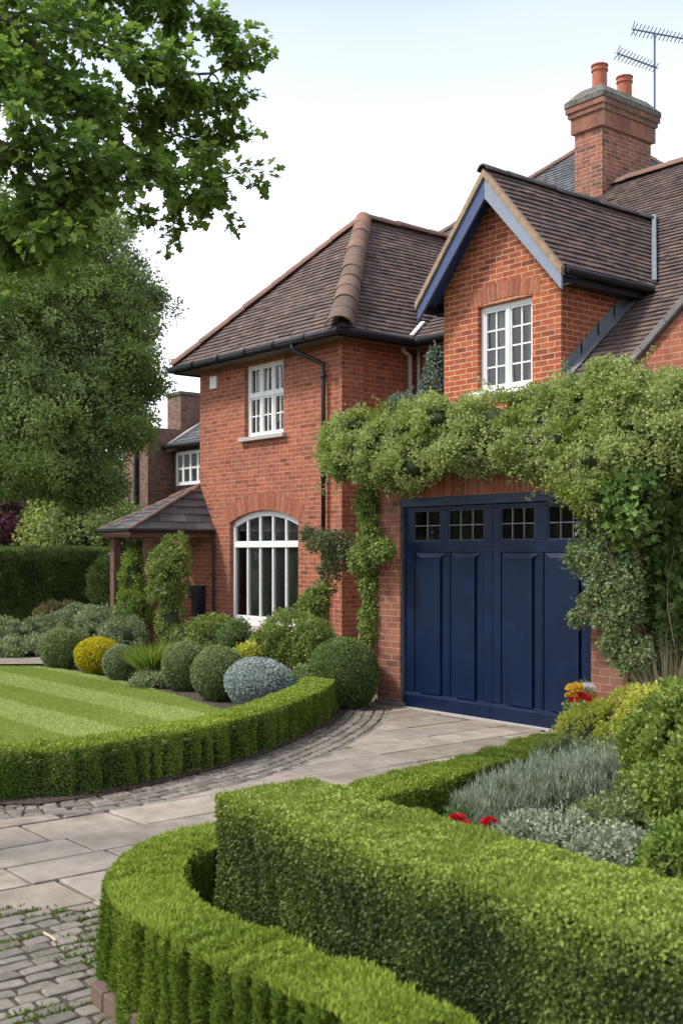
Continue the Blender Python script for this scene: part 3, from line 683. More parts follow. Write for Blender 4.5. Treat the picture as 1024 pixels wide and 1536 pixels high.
build('curtain', cm, M['drape'], wo, smooth=True)  # added drape; its grey-green stands in for the garden reflected in the panes
# alarm box
mb = MB(); al0 = W(316,583,20.7); mb.box(-17.60,-17.39,11.20,11.247,4.77,5.0); build('alarm_box', mb, M['white'], house, bevel=.008)
# ---- left wing roof
X0, X1, Y0, YB, ZE = -18.3, -13.4, 10.85, 18.4, 5.22; RX, RY, RZ = -15.85, 13.4, 7.88
mb = MB()
tiles(mb, [(X0,Y0,ZE),(X1,Y0,ZE),(RX,RY,RZ)]); tiles(mb, [(X1,Y0,ZE),(X1,YB,ZE),(RX,YB,RZ),(RX,RY,RZ)]); tiles(mb, [(X0,YB,ZE),(X0,Y0,ZE),(RX,RY,RZ),(RX,YB,RZ)])
rf = build('roof', mb, M['tile'], house, uv=False); rf['label'] = 'hipped brown clay tile roof over the left wing'
hm = MB(); hips(hm, (X1+.0,Y0+.0,ZE+.04), (RX,RY,RZ+.05), .215, .40, PI*.9, .05, r1=.15); build('hip_tiles', hm, M['hip'], rf, smooth=False, uv=False)
hm = MB(); hips(hm, (X0,Y0,ZE+.04), (RX,RY,RZ+.05), .12, .33, PI*.9); hips(hm, (RX,RY,RZ+.04), (RX,YB,RZ+.04), .12, .4); build('ridge_tiles', hm, M['ridge'], rf, smooth=False, uv=False)
# soffit, fascia, gutter
mb = MB(); mb.box(X0+.03,X1-.03,Y0+.03,11.249,ZE-.10,ZE-.075); mb.box(-13.738,X1-.03,11.25,12.77,ZE-.10,ZE-.075); mb.box(X0+.03,-18.002,11.25,18,ZE-.10,ZE-.075); mb.box(-13.4,-11.7,12.42,12.778,ZE-.10,ZE-.075)
build('soffit', mb, M['soffit'], house)
mb = MB(); mb.box(X0+.02,X1-.02,Y0+.002,Y0+.028,ZE-.13,ZE-.0); mb.box(X1-.028,X1-.002,Y0+.03,12.45,ZE-.13,ZE); mb.box(X0+.002,X0+.028,Y0+.03,18,ZE-.13,ZE); mb.box(-13.37,-11.75,12.40,12.425,ZE-.13,ZE)
build('fascia', mb, M['gutter'], house)
def gutter(pts, r=.06):
    mb = MB(); mb.tube(pts, r, 10); 
    P_ = [Vector(p) for p in pts]
    for a, b_ in zip(P_[:-1], P_[1:]):
        L_ = (b_-a).length; k = int(L_/.9); t = (b_-a).normalized()
        for i in range(1, k+1): q = a+t*(L_*i/(k+1)); mb.tube([q-t*.02, q+t*.02], r+.008, 10)
    return build('gutter', mb, M['gutter'], house, smooth=False, uv=False)
gutter([(X0,18,ZE-.05),(X0-.03,Y0-.05,ZE-.05),(X1+.03,Y0-.05,ZE-.05),(X1+.05,12.36,ZE-.05),(-11.8,12.36,ZE-.05)])
def pipe(pts, r, mat, name='downpipe', clips=()):
    mb = MB(); mb.tube(pts, r, 10)
    for z in clips:
        p = Vector(pts[-1]); mb.tube([(p.x,p.y,z-.03),(p.x,p.y,z+.03)], r*1.3, 10)
    return build(name, mb, mat, house, smooth=True, uv=False)
dx = -14.42 ; dxx = W(487,600,17.9)
dxp = -14.20
pipe([(dxp-.35,Y0-.04,ZE-.08),(dxp-.35,Y0-.02,ZE-.2),(dxp,11.17,ZE-.42),(dxp,11.17,ZE-.6),(dxp,11.17,.0)], .036, M['gutter'], clips=(4.6,3.0,1.4))
pipe([(-13.70,12.42,ZE-.05),(-13.70,12.44,ZE-.14),(-13.74,12.62,ZE-.2),(-13.74,12.64,.3)], .04, M['whitepipe'], clips=(4.5,4.1))
pipe([(-13.62,12.70,ZE-.1),(-13.62,12.70,.3)], .025, M['whitepipe'])
# ---- recess roof and flashing
MR = .839
def mz_(Y): return 4.03+(Y-11.31)*MR
mb = MB(); tiles(mb, [(-13.4,12.4,ZE),(-11.5,12.4,ZE),(-11.5,13.3,ZE+.8),(-13.4,13.3,ZE+.8)]); build('roof', mb, M['tile'], house, uv=False)['label'] = 'small tiled roof between wing and gable'
mb = MB(); mb.beam((-13.42,12.36,ZE+.06),(-13.62,12.80,ZE+.36),.07,.03); build('valley_flashing', mb, M['white'], house)
# ---- gable wing
GX0, GX1 = -11.54, -9.42; GZE = 5.35; GR = (-10.45, 6.85)
mb = MB(); pent = [(GX0,11.25,2.2),(GX1,11.25,2.2),(GX1,11.25,5.55),(-10.48,11.25,6.76),(GX0,11.25,5.55)]
mb.prism(pent, (0,.25,0)); gw = build('gable_wall', mb, M['brick_gable'], house); cut(gw, [boxm(-10.88,-9.90,11.0,11.7,3.98,5.15)])
wallbox(GX1-.25,GX1-.001,11.5,13.2,2.2,5.5, M['brick_gable'])
wallbox(GX0+.001,GX0+.25,11.5,14.5,2.2,5.5, M['brick_gable'])
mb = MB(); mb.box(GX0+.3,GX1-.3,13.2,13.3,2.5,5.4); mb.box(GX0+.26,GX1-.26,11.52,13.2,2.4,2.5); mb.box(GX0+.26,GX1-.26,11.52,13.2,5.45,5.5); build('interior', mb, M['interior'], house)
window(-10.88,-9.90,3.98,5.15,11.25,2,4,frame=.06,sill='white',label='white two-light casement window in the front gable',curtain=True)
arch('window_arch', -10.93, -9.85, 5.153, .05, .22, 11.25, 15)
pitch = math.atan2(GR[1]-GZE, 1.265)
mb = MB()
yb0, yb1 = 12.88, 14.67
tiles(mb, [(-9.18,10.97,GZE),(-9.18,yb0,GZE),(-10.45,yb1,GR[1]),(-10.45,10.97,GR[1])], gauge=.115); tiles(mb, [(-11.72,yb0,GZE),(-11.72,10.97,GZE),(-10.45,10.97,GR[1]),(-10.45,yb1,GR[1])])
rf = build('roof', mb, M['tile'], house, uv=False); rf['label'] = 'steep tiled roof of the front gable'
hm = MB(); hips(hm, (-10.45,10.9,GR[1]+.02), (-10.45,yb1,GR[1]+.02), .09, .45); build('ridge_tiles', hm, M['darkridge'], rf, smooth=True, uv=False)
# barge boards, verge timber, soffit
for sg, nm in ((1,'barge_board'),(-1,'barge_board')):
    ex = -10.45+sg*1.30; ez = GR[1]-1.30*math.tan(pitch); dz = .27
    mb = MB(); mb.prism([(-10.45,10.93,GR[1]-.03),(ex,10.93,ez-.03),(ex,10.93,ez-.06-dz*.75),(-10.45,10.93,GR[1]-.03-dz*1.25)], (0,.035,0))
    bo = build(nm, mb, M['barge'] if sg > 0 else plain('dark blue barge paint', (.05,.075,.17), .45), house, bevel=.003); bo['label'] = 'pale blue grey barge board' if sg > 0 else 'dark navy barge board'  # sheen is put into the right board's colour, the left is kept darker
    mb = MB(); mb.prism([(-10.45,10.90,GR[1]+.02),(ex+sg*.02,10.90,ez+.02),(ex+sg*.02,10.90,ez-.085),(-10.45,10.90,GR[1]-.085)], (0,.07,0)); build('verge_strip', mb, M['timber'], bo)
    mb = MB(); mb.prism([(-10.45,10.966,GR[1]-.06),(ex,10.966,ez-.06),(ex,10.966,ez-.085),(-10.45,10.966,GR[1]-.085)], (0,.283,0)); build('soffit', mb, M['barge'] if False else plain('navy soffit', (.035,.055,.14), .5), bo)  # underside colour darkened for the shade below the overhang
for qs in (((-9.21,-9.185,10.97,12.95,GZE-.18,GZE-.005),(-9.42,-9.211,11.25,12.9,GZE-.17,GZE-.14)),((-11.715,-11.69,10.97,13,GZE-.18,GZE-.005),(-11.689,-11.54,11.25,12.9,GZE-.17,GZE-.14))):
    mb = MB(); [mb.box(*q_) for q_ in qs]; build('fascia', mb, M['gutter'], house)
gutter([(-9.12,10.99,GZE-.055),(-9.12,12.75,GZE-.055)], .05)
# ---- main roof
mb = MB(); YR = 16.4; ZR = mz_(YR)
tiles(mb, [(-9.42,10.3,mz_(10.3)),(-2.5,10.3,mz_(10.3)),(-2.5,YR,ZR),(-9.42,YR,ZR)]); tiles(mb, [(-13.0,12.9,mz_(12.9)),(-9.42,12.9,mz_(12.9)),(-9.42,YR,ZR),(-13.0,YR,ZR)])
tiles(mb, [(-2.5,22.5,mz_(10.3)),(-13.0,22.5,mz_(10.3)),(-13.0,YR,ZR),(-2.5,YR,ZR)], gauge=.23, tw=.5)
rf = build('roof', mb, M['tile'], house, uv=False); rf['label'] = 'long brown tiled main roof sweeping down to the garage'
hm = MB(); hips(hm, (-13.05,YR,ZR+.03), (-2.5,YR,ZR+.03), .12, .42); build('ridge_tiles', hm, M['ridge'], rf, smooth=False, uv=False)
mb = MB(); mb.prism([(-12.98,12.95,5.0),(-12.98,YR,5.0),(-12.98,YR,ZR-.05),(-12.98,12.95,mz_(12.95)-.06)], (.2,0,0)); build('wall', mb, M['brick'], house); mb = MB(); mb.prism([(-12.98,22.4,3.2),(-12.98,YR+.01,3.2),(-12.98,YR+.01,ZR-.05)], (.2,0,0)); build('wall', mb, M['brick'], house)
# lead along side wall, valley lead
mb = MB()
for i in range(5):
    ya, yb_ = 11.28+i*.34, 11.28+(i+1)*.34+.03; mb.prism([(GX1+.002,ya,mz_(ya)+.045+.004*(i%2)),(GX1+.002,yb_,mz_(yb_)+.05),(GX1+.002,yb_,mz_(yb_)+.20),(GX1+.002,ya,mz_(ya)+.20)], (.012,0,0))
    mb.prism([(GX1,ya,mz_(ya)+.042+.004*(i%2)),(GX1,yb_,mz_(yb_)+.042+.004*(i%2)),(GX1+.15,yb_,mz_(yb_)+.042+.004*(i%2)),(GX1+.15,ya,mz_(ya)+.042+.004*(i%2))], (0,0,.01))
mb.beam((-9.20,12.90,GZE+.10),(-10.46,14.66,GR[1]+.10),.06,.05,up=(1,-1,1))
build('lead_flashing', mb, M['lead'], house)
# ---- right front gable with coping
RG = lambda X: 3.93+(X+8.17)*.83
mb = MB(); mb.prism([(-8.6,11.0,2.0),(-3.0,11.0,2.0),(-3.0,11.0,RG(-5.6)-.6),(-5.2,11.0,RG(-5.2)),(-8.6,11.0,RG(-8.6))], (0,.25,0)); build('gable_wall', mb, M['brick'], house)
mb = MB(); tiles(mb, [(-8.6,14.5,RG(-8.6)+.01),(-8.6,11.1,RG(-8.6)+.01),(-5.2,11.1,RG(-5.2)+.01),(-5.2,14.5,RG(-5.2)+.01)]); build('roof', mb, M['tile'], house, uv=False)['label'] = 'tiled roof behind the right coped gable'
mb = MB(); s = -8.65
while s < -5.3:
    e = s+.33; mb.beam((s+.006,11.10,RG(s)+.07+random.random()*.006),(e,11.10,RG(e)+.07),.34,.085); s = e
cp = build('coping', mb, M['coping'], house, bevel=.012)
# ---- chimney and aerial
CX0, CX1, CY0, CY1 = -13.15, -12.55, 16.08, 17.5
mb = MB(); mb.box(CX0,CX1,CY0,CY1,7.0,9.28); ch = build('chimney', mb, M['brick_chimney'], house)
def grow(mb, g, z0, z1, r=None): mb.box(CX0-g,CX1+g,CY0-g,CY1+g,z0,z1,r)
mb = MB(); z = 9.28
def course(g, z0, z1, bw):
    # ring of bricks on edge
    for (a0, a1, c, ax) in ((CX0-g,CX1+g,CY0-g,'x'),(CY0-g,CY1+g,CX1+g,'y')):
        k = max(1, round((a1-a0)/bw)); 
        for i in range(k):
            s, e = a0+(a1-a0)*i/k+.003, a0+(a1-a0)*(i+1)/k-.003
            if ax == 'x': mb.box(s,e,c-.003,c+.05,z0+.003,z1-.003)
            else: mb.box(c-.05,c+.003,s+.06 if i == 0 else s,e,z0+.003,z1-.003)
course(.05,9.28,9.56,.24); course(.09,9.57,9.645,.22); course(.12,9.65,9.74,.22)
build('corbel_bricks', mb, M['corbel'], ch)
mb = MB(); grow(mb,.048,9.28,9.56); grow(mb,.088,9.562,9.645); grow(mb,.118,9.648,9.74); build('corbel', mb, M['mortar'], ch)
mb = MB(); grow(mb,.14,9.742,9.84)
a, b_ = .14, -.06
vs = [(CX0-a,CY0-a,9.84),(CX1+a,CY0-a,9.84),(CX1+a,CY1+a,9.84),(CX0-a,CY1+a,9.84),(CX0-b_,CY0-b_,10.06),(CX1+b_,CY0-b_,10.06),(CX1+b_,CY1+b_,10.06),(CX0-b_,CY1+b_,10.06)]
mb.add(vs, [(0,1,5,4),(1,2,6,5),(2,3,7,6),(3,0,4,7),(4,5,6,7)]); build('chimney_cap', mb, M['capmortar'], ch, bevel=.02)
for yy, zt in ((16.40,10.52),(17.12,10.50)):
    mb = MB(); mb.lathe((-12.85,yy,0), [(.135,9.98),(.13,zt-.12),(.15,zt-.11),(.15,zt-.075),(.135,zt-.07),(.135,zt-.03),(.155,zt-.02),(.155,zt),(.115,zt),(.11,zt-.3)], 18); build('chimney_pot', mb, M['terracotta'], ch, smooth=False, uv=False)
# aerial on the far end of the stack
ae = MB(); ab = W(981,160,21.4); at_ = W(981,52,21.4); ae.tube([ab-Vector((0,0,.7)), ab, at_], .02, 6)
aer = build('aerial', ae, M['alu'], house, uv=False)
def yagi(p, q, ne, l0):
    mb = MB(); p, q = Vector(p), Vector(q); t = (q-p).normalized(); mb.tube([p,q], .016, 5); sd = t.cross(Vector((0,0,1))).normalized(); up = sd.cross(t)
    for i in range(ne):
        c = p.lerp(q, .03+.94*i/(ne-1)); l = l0*(1-.25*i/ne)
        for an in (.55, -.55):
            d = sd*math.cos(an)+up*math.sin(an)*1.0; mb.tube([c-d*l, c+d*l], .009, 4)
    for a_ in (-1,1): mb.beam(p+up*.0, p+(sd*.5+up*a_*.9).normalized()*l0*1.1, .012, .012); 
    return build('antenna', mb, M['alu'], aer, uv=False)
tF = 21.4
yagi(W(948,44,tF-.3), W(1034,60,tF+.1), 15, .13); yagi(W(925,80,tF-.5), W(984,102,tF), 12, .13)
# ---- back roof
AP = W(905,203,24); mb = MB(); hw = 3.2; zb = AP.z-.83*hw
c = [(AP.x-hw,AP.y-hw,zb),(AP.x+hw,AP.y-hw,zb),(AP.x+hw,AP.y+hw,zb),(AP.x-hw,AP.y+hw,zb)]
for i in range(4): tiles(mb, [c[i],c[(i+1)%4],AP], gauge=.16, tw=.22, irr=.008)
rf = build('roof', mb, M['slate'], house, uv=False); rf['label'] = 'dark slate pyramid roof behind the chimney'
hm = MB()
for i in range(4): hips(hm, Vector(c[i])+Vector((0,0,.03)), AP+Vector((0,0,.03)), .10, .4)
build('ridge_tiles', hm, M['hip'], rf, smooth=False, uv=False)
mb = MB(); mb.box(AP.x-2.8,AP.x+2.8,AP.y-2.8+.6,AP.y+2.8,3,zb+.15); build('wall', mb, M['brick'], house)
# ---- garage
DX0, DX1, GY = -9.83, -7.05, 8.87
mb = MB(); mb.box(-10.23,-6.62,GY,GY+.34,-.1,2.86); o = build('garage_wall', mb, M['brick_garage'], house); cut(o, [boxm(DX0,DX1,GY-.3,GY+.6,-.3,2.42)])
for q_ in ((-10.23,-9.98,GY+.34,11.25,-.1,2.8),(-6.62,-3.0,9.55,9.8,-.1,3.3),(-6.87,-6.62,GY+.34,9.55,-.1,2.86)): build('wall', boxm(*q_), M['brick_garage'], house)
mb = MB(); mb.box(-10.23,-3.0,GY+.02,11.24,2.865,2.93); build('flat_roof', mb, M['lead'], house)
mb = MB(); k = 47
for i in range(k):
    a, b_ = -10.20+3.55*i/k, -10.20+3.55*(i+1)/k; mb.box(a+.005,b_-.005,GY-.004-random.random()*.004,GY+.04,2.425,2.66)
so = build('lintel_bricks', mb, M['arch'], house); mb = MB(); mb.box(-10.205,-6.645,GY-.002,GY+.03,2.422,2.663); build('mortar_bed', mb, M['mortar'], so)
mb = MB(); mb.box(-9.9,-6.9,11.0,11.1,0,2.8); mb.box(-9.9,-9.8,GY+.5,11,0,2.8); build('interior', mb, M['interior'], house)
# door frame
mb = MB(); mb.box(DX0,DX1,GY+.01,GY+.16,2.32,2.42); mb.box(DX0,DX0+.03,GY+.03,GY+.16,0,2.32); mb.box(DX1-.03,DX1,GY+.03,GY+.16,0,2.32)
build('garage_door_frame', mb, M['navyhead'], house, bevel=.004)
def leafdoor(x0, x1, wins, panels):
    mb = MB(); y0, y1 = GY+.06, GY+.125; z1 = 2.315
    xs = [x0]; 
    # rails
    mb.box(x0,x1,y0-.035,y1,.0,.15); mb.box(x0,x1,y0,y1,1.80,1.925); mb.box(x0,x1,y0,y1,2.275,z1)
    # bevelled weather board on top of the bottom rail
    mb.prism([(x0,y0-.035,.15),(x0,y0+.01,.185),(x0,y1,.185),(x0,y1,.15)], (x1-x0,0,0))
    # stiles between windows and panels
    edges = [x0]+[e for w_ in wins for e in w_[:2]]+[x1]
    for i in range(0, len(edges), 2): mb.box(edges[i],edges[i+1],y0+.004,y1,1.925,2.275)
    edges = [x0]+[e for w_ in panels for e in w_]+[x1]
    for i in range(0, len(edges), 2):
        if edges[i+1]-edges[i] > .004: mb.box(edges[i],edges[i+1],y0,y1,.185,1.80)
    do = build('garage_door', mb, M['navy'], house, bevel=.0035)
    for a, b_ in panels:
        p = MB(); za, zb = .185, 1.80; yb = y0+.024; f = y0-.016; i, t = .112, .06
        p.box(a+.001,b_-.001,yb,yb+.006,za,zb)
        for s0, s1 in ((a+.010,a+i-.012),(b_-i+.012,b_-.010)): p.box(s0,s1,y0+.010,yb,za,zb-.012)
        p.box(a+i,b_-i,f,yb,za,zb-t)
        p.add([(a+.008,y0+.012,zb-.004),(b_-.008,y0+.012,zb-.004),(b_-i,f-.003,zb-t),(a+i,f-.003,zb-t)], [(0,3,2,1)])
        p.add([(a+.008,y0+.012,zb-.004),(a+i,f-.003,zb-t),(a+i,yb,zb-t),(a+.008,yb,zb-.006)], [(0,1,2,3)]); p.add([(b_-.008,y0+.012,zb-.004),(b_-i,f-.003,zb-t),(b_-i,yb,zb-t),(b_-.008,yb,zb-.006)], [(3,2,1,0)])
        po = build('panel', p, M['navy'], do)
    for a, b_, nc in wins:
        g = MB(); q = MB(); lo, hi = 1.925, 2.275
        q.box(a,a+.014,y0+.012,y1,lo,hi); q.box(b_-.014,b_,y0+.012,y1,lo,hi); q.box(a+.014,b_-.014,y0+.012,y1,lo,lo+.014); q.box(a+.014,b_-.014,y0+.012,y1,hi-.014,hi)
        build('window_frame', q, M['navyhead'], do)
        q = MB()
        for c in range(1,nc): xx = a+(b_-a)*c/nc; q.box(xx-.004,xx+.004,y0+.02,y0+.035,lo+.014,hi-.014)
        q.box(a+.014,b_-.014,y0+.018,y0+.037,(lo+hi)/2-.0045,(lo+hi)/2+.0045); build('glazing_bars', q, M['lead'], do)
        for c in range(nc):
            for r in range(2):
                xa, xb = a+(b_-a)*c/nc, a+(b_-a)*(c+1)/nc; za, zb = lo+(hi-lo)*r/2, lo+(hi-lo)*(r+1)/2; j = random.gauss(0,.0012); j2 = random.gauss(0,.0012)
                g.add([(xa,y0+.03+j+j2,za),(xb,y0+.03-j+j2,za),(xb,y0+.03-j-j2,zb),(xa,y0+.03+j-j2,zb)], [(0,1,2,3)])
        build('pane', g, M['glass'], do)
leafdoor(DX0+.032, -8.423, [(-9.674,-9.229,2),(-9.102,-8.549,3)], [(-9.655,-9.10),(-9.07,-8.56)])
leafdoor(-8.417, DX1-.032, [(-8.314,-7.83,3),(-7.659,-7.18,3)], [(-8.30,-7.739),(-7.715,-7.13)])
mb = MB(); mb.box(DX0-.02,DX1+.02,GY-.02,GY+.2,-.02,.008); build('threshold', mb, M['sill'], house)
mb = MB(); mb.box(-10.26,-9.76,GY-.03,GY+.3,-.02,.045); build('plinth', mb, M['sett'], house, bevel=.01)
# ---- porch
pz = 2.2; PA = (-18.02,11.245,3.04); c = [(-18.62,9.5),(-17.48,9.5),(-17.48,11.245),(-18.62,12.6)]
mb = MB(); E = [Vector((*q,pz)) for q in c]
tiles(mb, [E[0],E[1],PA], gauge=.17, tw=.28, th=.014); tiles(mb, [E[1],E[2],PA], gauge=.17, tw=.28, th=.014); tiles(mb, [E[3],E[0],PA], gauge=.17, tw=.28, th=.014)
pr = build('porch_roof', mb, M['porchtile'], house, uv=False)
hm = MB(); hips(hm, E[1], PA, .045, .3); hips(hm, E[0], PA, .05, .3); build('hip_tiles', hm, M['hip'], pr, smooth=True, uv=False)
mb = MB(); mb.box(-18.58,-17.52,9.54,11.23,pz-.14,pz-.02); build('porch_beam', mb, M['post'], pr)
mb = MB(); mb.tube([(-18.65,9.46,pz-.02),(-17.44,9.46,pz-.02),(-17.44,11.2,pz-.02)], .035, 8); mb.tube([(-17.46,11.18,pz-.03),(-17.46,11.20,.2)], .022, 8); build('porch_gutter', mb, M['gutter'], pr, uv=False)
for q in ((-17.64,9.95),(-18.45,9.75)):
    mb = MB(); mb.box(q[0]-.075,q[0]+.075,q[1]-.075,q[1]+.075,0,pz-.14); build('porch_post', mb, M['post'], house, bevel=.01)
mb = MB(); mb.box(-19.0,-18.002,11.25,11.5,-.1,2.9); build('wall', mb, M['brick'], house)
mb = MB(); mb.box(-18.30,-17.80,11.16,11.248,.0,1.18); mb.box(-18.26,-17.84,11.13,11.162,.04,1.12); build('porch_cupboard', mb, M['black'], house, bevel=.006)  # black box painted in for the darkness of a low opening
for (x_, y_, w_, zt) in ((-18.35,10.45,.28,1.35),(-17.85,10.75,.24,.95)):
    mb = MB(); mb.box(x_-w_/2,x_+w_/2,y_-.14,y_+.14,-.05,zt); build('porch_pier', mb, M['brick'], house)

# ================================================================== NEIGHBOUR HOUSE
nb = thing('neighbour_house', 'dark brown brick neighbouring house with slate roof behind the big tree', 'house', (-29,19,0))
NY = 17.0
def XZ(px, py, Y):
    r = (px-CX)/FPX; F = Y/(r*CA+SA); return r*F*SA-F*CA, EYE+(HOR-py)/FPX*F
xa = XZ(186,700,NY)[0]; xc = XZ(222,700,NY)[0]; r_ = (262-CX)/FPX; NY2 = xc*(-r_*CA-SA)/(CA-r_*SA); xb = XZ(345,700,NY2)[0]
z1 = XZ(225,640,NY)[1]; z2 = XZ(285,668,NY2)[1]
mb = MB(); mb.box(xa,xc,NY,NY2+6,0,z1); build('wall', mb, M['brick_far'], nb)
mb = MB(); mb.box(xc+.01,xb,NY2,NY2+6,0,z2+.1); build('wall', mb, M['brick_far'], nb)
mb = MB(); mb.box(xc-.9,xc-.1,NY+1.2,NY+2.6,z1-.2,XZ(240,598,NY+1.2)[1]); build('chimney', mb, M['brick_far'], nb)
mb = MB(); mb.box(xc-.95,xc-.05,NY+1.15,NY+2.65,XZ(240,598,NY+1.2)[1],XZ(240,598,NY+1.2)[1]+.1); build('chimney_cap', mb, M['capmortar'], nb)
mb = MB(); mb.box(xc+2.2,xc+2.9,NY2+2.2,NY2+3,z2+1,XZ(298,600,NY2+2.2)[1]); build('chimney', mb, M['brick_far'], nb)
mb = MB(); tiles(mb, [(xc+.02,NY2-.35,z2),(xb,NY2-.35,z2),(xb,NY2+3.5,z2+2.2),(xc+.02,NY2+3.5,z2+2.2)], gauge=.25, tw=.4); build('roof', mb, M['slate'], nb, uv=False)
mb = MB(); mb.prism([(xc+.02,NY2-.3,z2+.1),(xc+.02,NY2+3.5,z2+2.5),(xc+.02,NY2+3.5,z2+.2),(xc+.02,NY2-.3,z2-.15)], (.2,0,0)); build('parapet', mb, plain('pale render', (.4,.36,.33), .9), nb)
mb = MB(); mb.tube([(xc+.02,NY2-.42,z2-.02),(xb,NY2-.42,z2-.02)], .07, 8); build('gutter', mb, M['gutter'], nb)
xl = XZ(207,700,NY)[0]; mb = MB(); mb.tube([(xl,NY-.07,0),(xl,NY-.07,z1-.3)], .07, 8); build('downpipe', mb, M['gutter'], nb)
wx0, wz0 = XZ(268,729,NY2); wx1 = XZ(312,729,NY2)[0]; wz1 = XZ(268,679,NY2)[1]
mb = MB(); ww = (wx1-wx0); f0, f1 = NY2-.09, NY2-.01
for a, b_, c_, d_ in ((wx0,wx0+.1,wz0,wz1),(wx1-.1,wx1,wz0,wz1),(wx0+.1,wx1-.1,wz0,wz0+.1),(wx0+.1,wx1-.1,wz1-.1,wz1)): mb.box(a,b_,f0,f1,c_,d_)
for k in (1,2,3): mb.box(wx0+ww*k/4-.05,wx0+ww*k/4+.05,f0,f1,wz0+.1,wz1-.1)
mb.box(wx0+.1,wx1-.1,f0+.015,f1,(wz0+wz1)/2-.03,(wz0+wz1)/2+.03)
wn = build('window', mb, M['white'], nb); g = MB(); g.add([(wx0+.05,NY2-.05,wz0+.05),(wx1-.05,NY2-.05,wz0+.05),(wx1-.05,NY2-.05,wz1-.05),(wx0+.05,NY2-.05,wz1-.05)], [(0,1,2,3)]); build('pane', g, M['glass'], wn)
g = MB(); g.add([(wx0+.05,NY2-.02,wz0+.05),(wx1-.05,NY2-.02,wz0+.05),(wx1-.05,NY2-.02,wz1-.05),(wx0+.05,NY2-.02,wz1-.05)], [(0,1,2,3)]); build('curtain', g, M['curtain'], wn)

# ================================================================== PLANTS
K = {}
K['box'] = leaf_mat('box leaf', (.08,.15,.02), (.42,.52,.08), .3)
K['yew'] = leaf_mat('dark hedge leaf', (.038,.068,.02), (.33,.42,.075), .25, var=(.10,.085,.04), nscale=9.0, vlo=.66)
K['bright'] = leaf_mat('lonicera leaf', (.12,.21,.025), (.41,.52,.085), .35)
K['back'] = leaf_mat('box leaf fresh', (.12,.20,.025), (.36,.46,.07), .3)
K['climb'] = leaf_mat('climber leaf', (.16,.25,.06), (.56,.63,.24), .4, var=(.26,.34,.06), nscale=1.6)
K['flower'] = leaf_mat('cream blossom', (.45,.45,.32), (.75,.75,.62), .3)
K['ivy'] = leaf_mat('ivy leaf', (.075,.13,.035), (.22,.33,.08), .35)
K['tree'] = leaf_mat('tree leaf', (.15,.22,.09), (.34,.44,.17), .5, var=(.20,.29,.075), nscale=.5, vlo=.42)
K['syc'] = leaf_mat('sycamore leaf', (.07,.135,.028), (.25,.37,.07), .5)
K['far'] = leaf_mat('far bush leaf', (.24,.33,.09), (.48,.56,.18), .4)
K['farb'] = leaf_mat('far tree leaf', (.14,.20,.07), (.32,.40,.14), .4)
K['purple'] = leaf_mat('copper leaf', (.06,.02,.035), (.20,.06,.09), .35)
K['fhedge'] = leaf_mat('far hedge leaf', (.05,.085,.027), (.26,.36,.10), .3)
K['grey'] = leaf_mat('grey green leaf', (.15,.20,.085), (.34,.40,.21), .25)
K['sage'] = leaf_mat('pale green ball leaf', (.13,.18,.06), (.32,.39,.16), .25)
K['yellow'] = leaf_mat('golden leaf', (.38,.34,.015), (.72,.62,.03), .3)
K['blue'] = leaf_mat('silver blue leaf', (.24,.30,.30), (.55,.60,.60), .2)
K['ballg'] = leaf_mat('dark ball leaf', (.075,.13,.04), (.23,.31,.10), .3)
K['shrub'] = leaf_mat('garden shrub leaf', (.11,.17,.035), (.33,.42,.11), .3)
K['lav'] = leaf_mat('lavender leaf', (.19,.24,.17), (.46,.51,.41), .3)
K['lime'] = leaf_mat('lime shrub leaf', (.36,.40,.035), (.72,.72,.16), .35)
K['rb'] = leaf_mat('rose bush leaf', (.11,.19,.03), (.32,.42,.08), .35)
K['silver'] = leaf_mat('variegated leaf', (.20,.25,.16), (.52,.56,.42), .25)
K['red'] = leaf_mat('red petal', (.50,.01,.02), (.75,.04,.06), .3)
K['petaly'] = leaf_mat('yellow petal', (.7,.4,.03), (.8,.6,.08), .3)
K['petalw'] = leaf_mat('white petal', (.7,.6,.68), (.8,.78,.8), .3)
K['conifer'] = leaf_mat('blue conifer', (.09,.13,.09), (.22,.28,.22), .2)
K['straw'] = leaf_mat('straw', (.28,.25,.15), (.5,.46,.32), .3)
# hedges
lh = [tuple(RF(*toRF(p.x,p.y)))[:2] for p in HL]; pth = []
for i, p in enumerate(HL):
    a, b_ = HL[max(i-1,0)], HL[min(i+1,len(HL)-1)]; t = Vector((b_.x-a.x,b_.y-a.y,0)).normalized(); pth.append((p.x-t.y*.20, p.y+t.x*.20))
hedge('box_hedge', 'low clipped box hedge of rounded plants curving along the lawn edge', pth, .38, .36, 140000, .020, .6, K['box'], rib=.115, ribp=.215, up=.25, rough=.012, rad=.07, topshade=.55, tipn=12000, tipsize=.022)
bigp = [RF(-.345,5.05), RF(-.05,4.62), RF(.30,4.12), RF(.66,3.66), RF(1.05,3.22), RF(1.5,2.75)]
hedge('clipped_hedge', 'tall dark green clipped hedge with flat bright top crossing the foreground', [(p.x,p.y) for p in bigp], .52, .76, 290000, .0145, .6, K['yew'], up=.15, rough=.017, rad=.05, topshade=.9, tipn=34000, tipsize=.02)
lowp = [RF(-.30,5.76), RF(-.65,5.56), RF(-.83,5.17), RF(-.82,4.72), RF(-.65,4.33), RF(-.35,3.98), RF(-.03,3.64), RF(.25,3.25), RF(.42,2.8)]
hedge('low_hedge', 'low bright lime green ribbed hedge looping round in the foreground', [(p.x,p.y) for p in lowp], .31, .42, 220000, .023, .36, K['bright'], rib=.11, ribp=.115, up=.9, rough=.018, rad=.05, topshade=.45, tipn=30000, tipsize=.03)
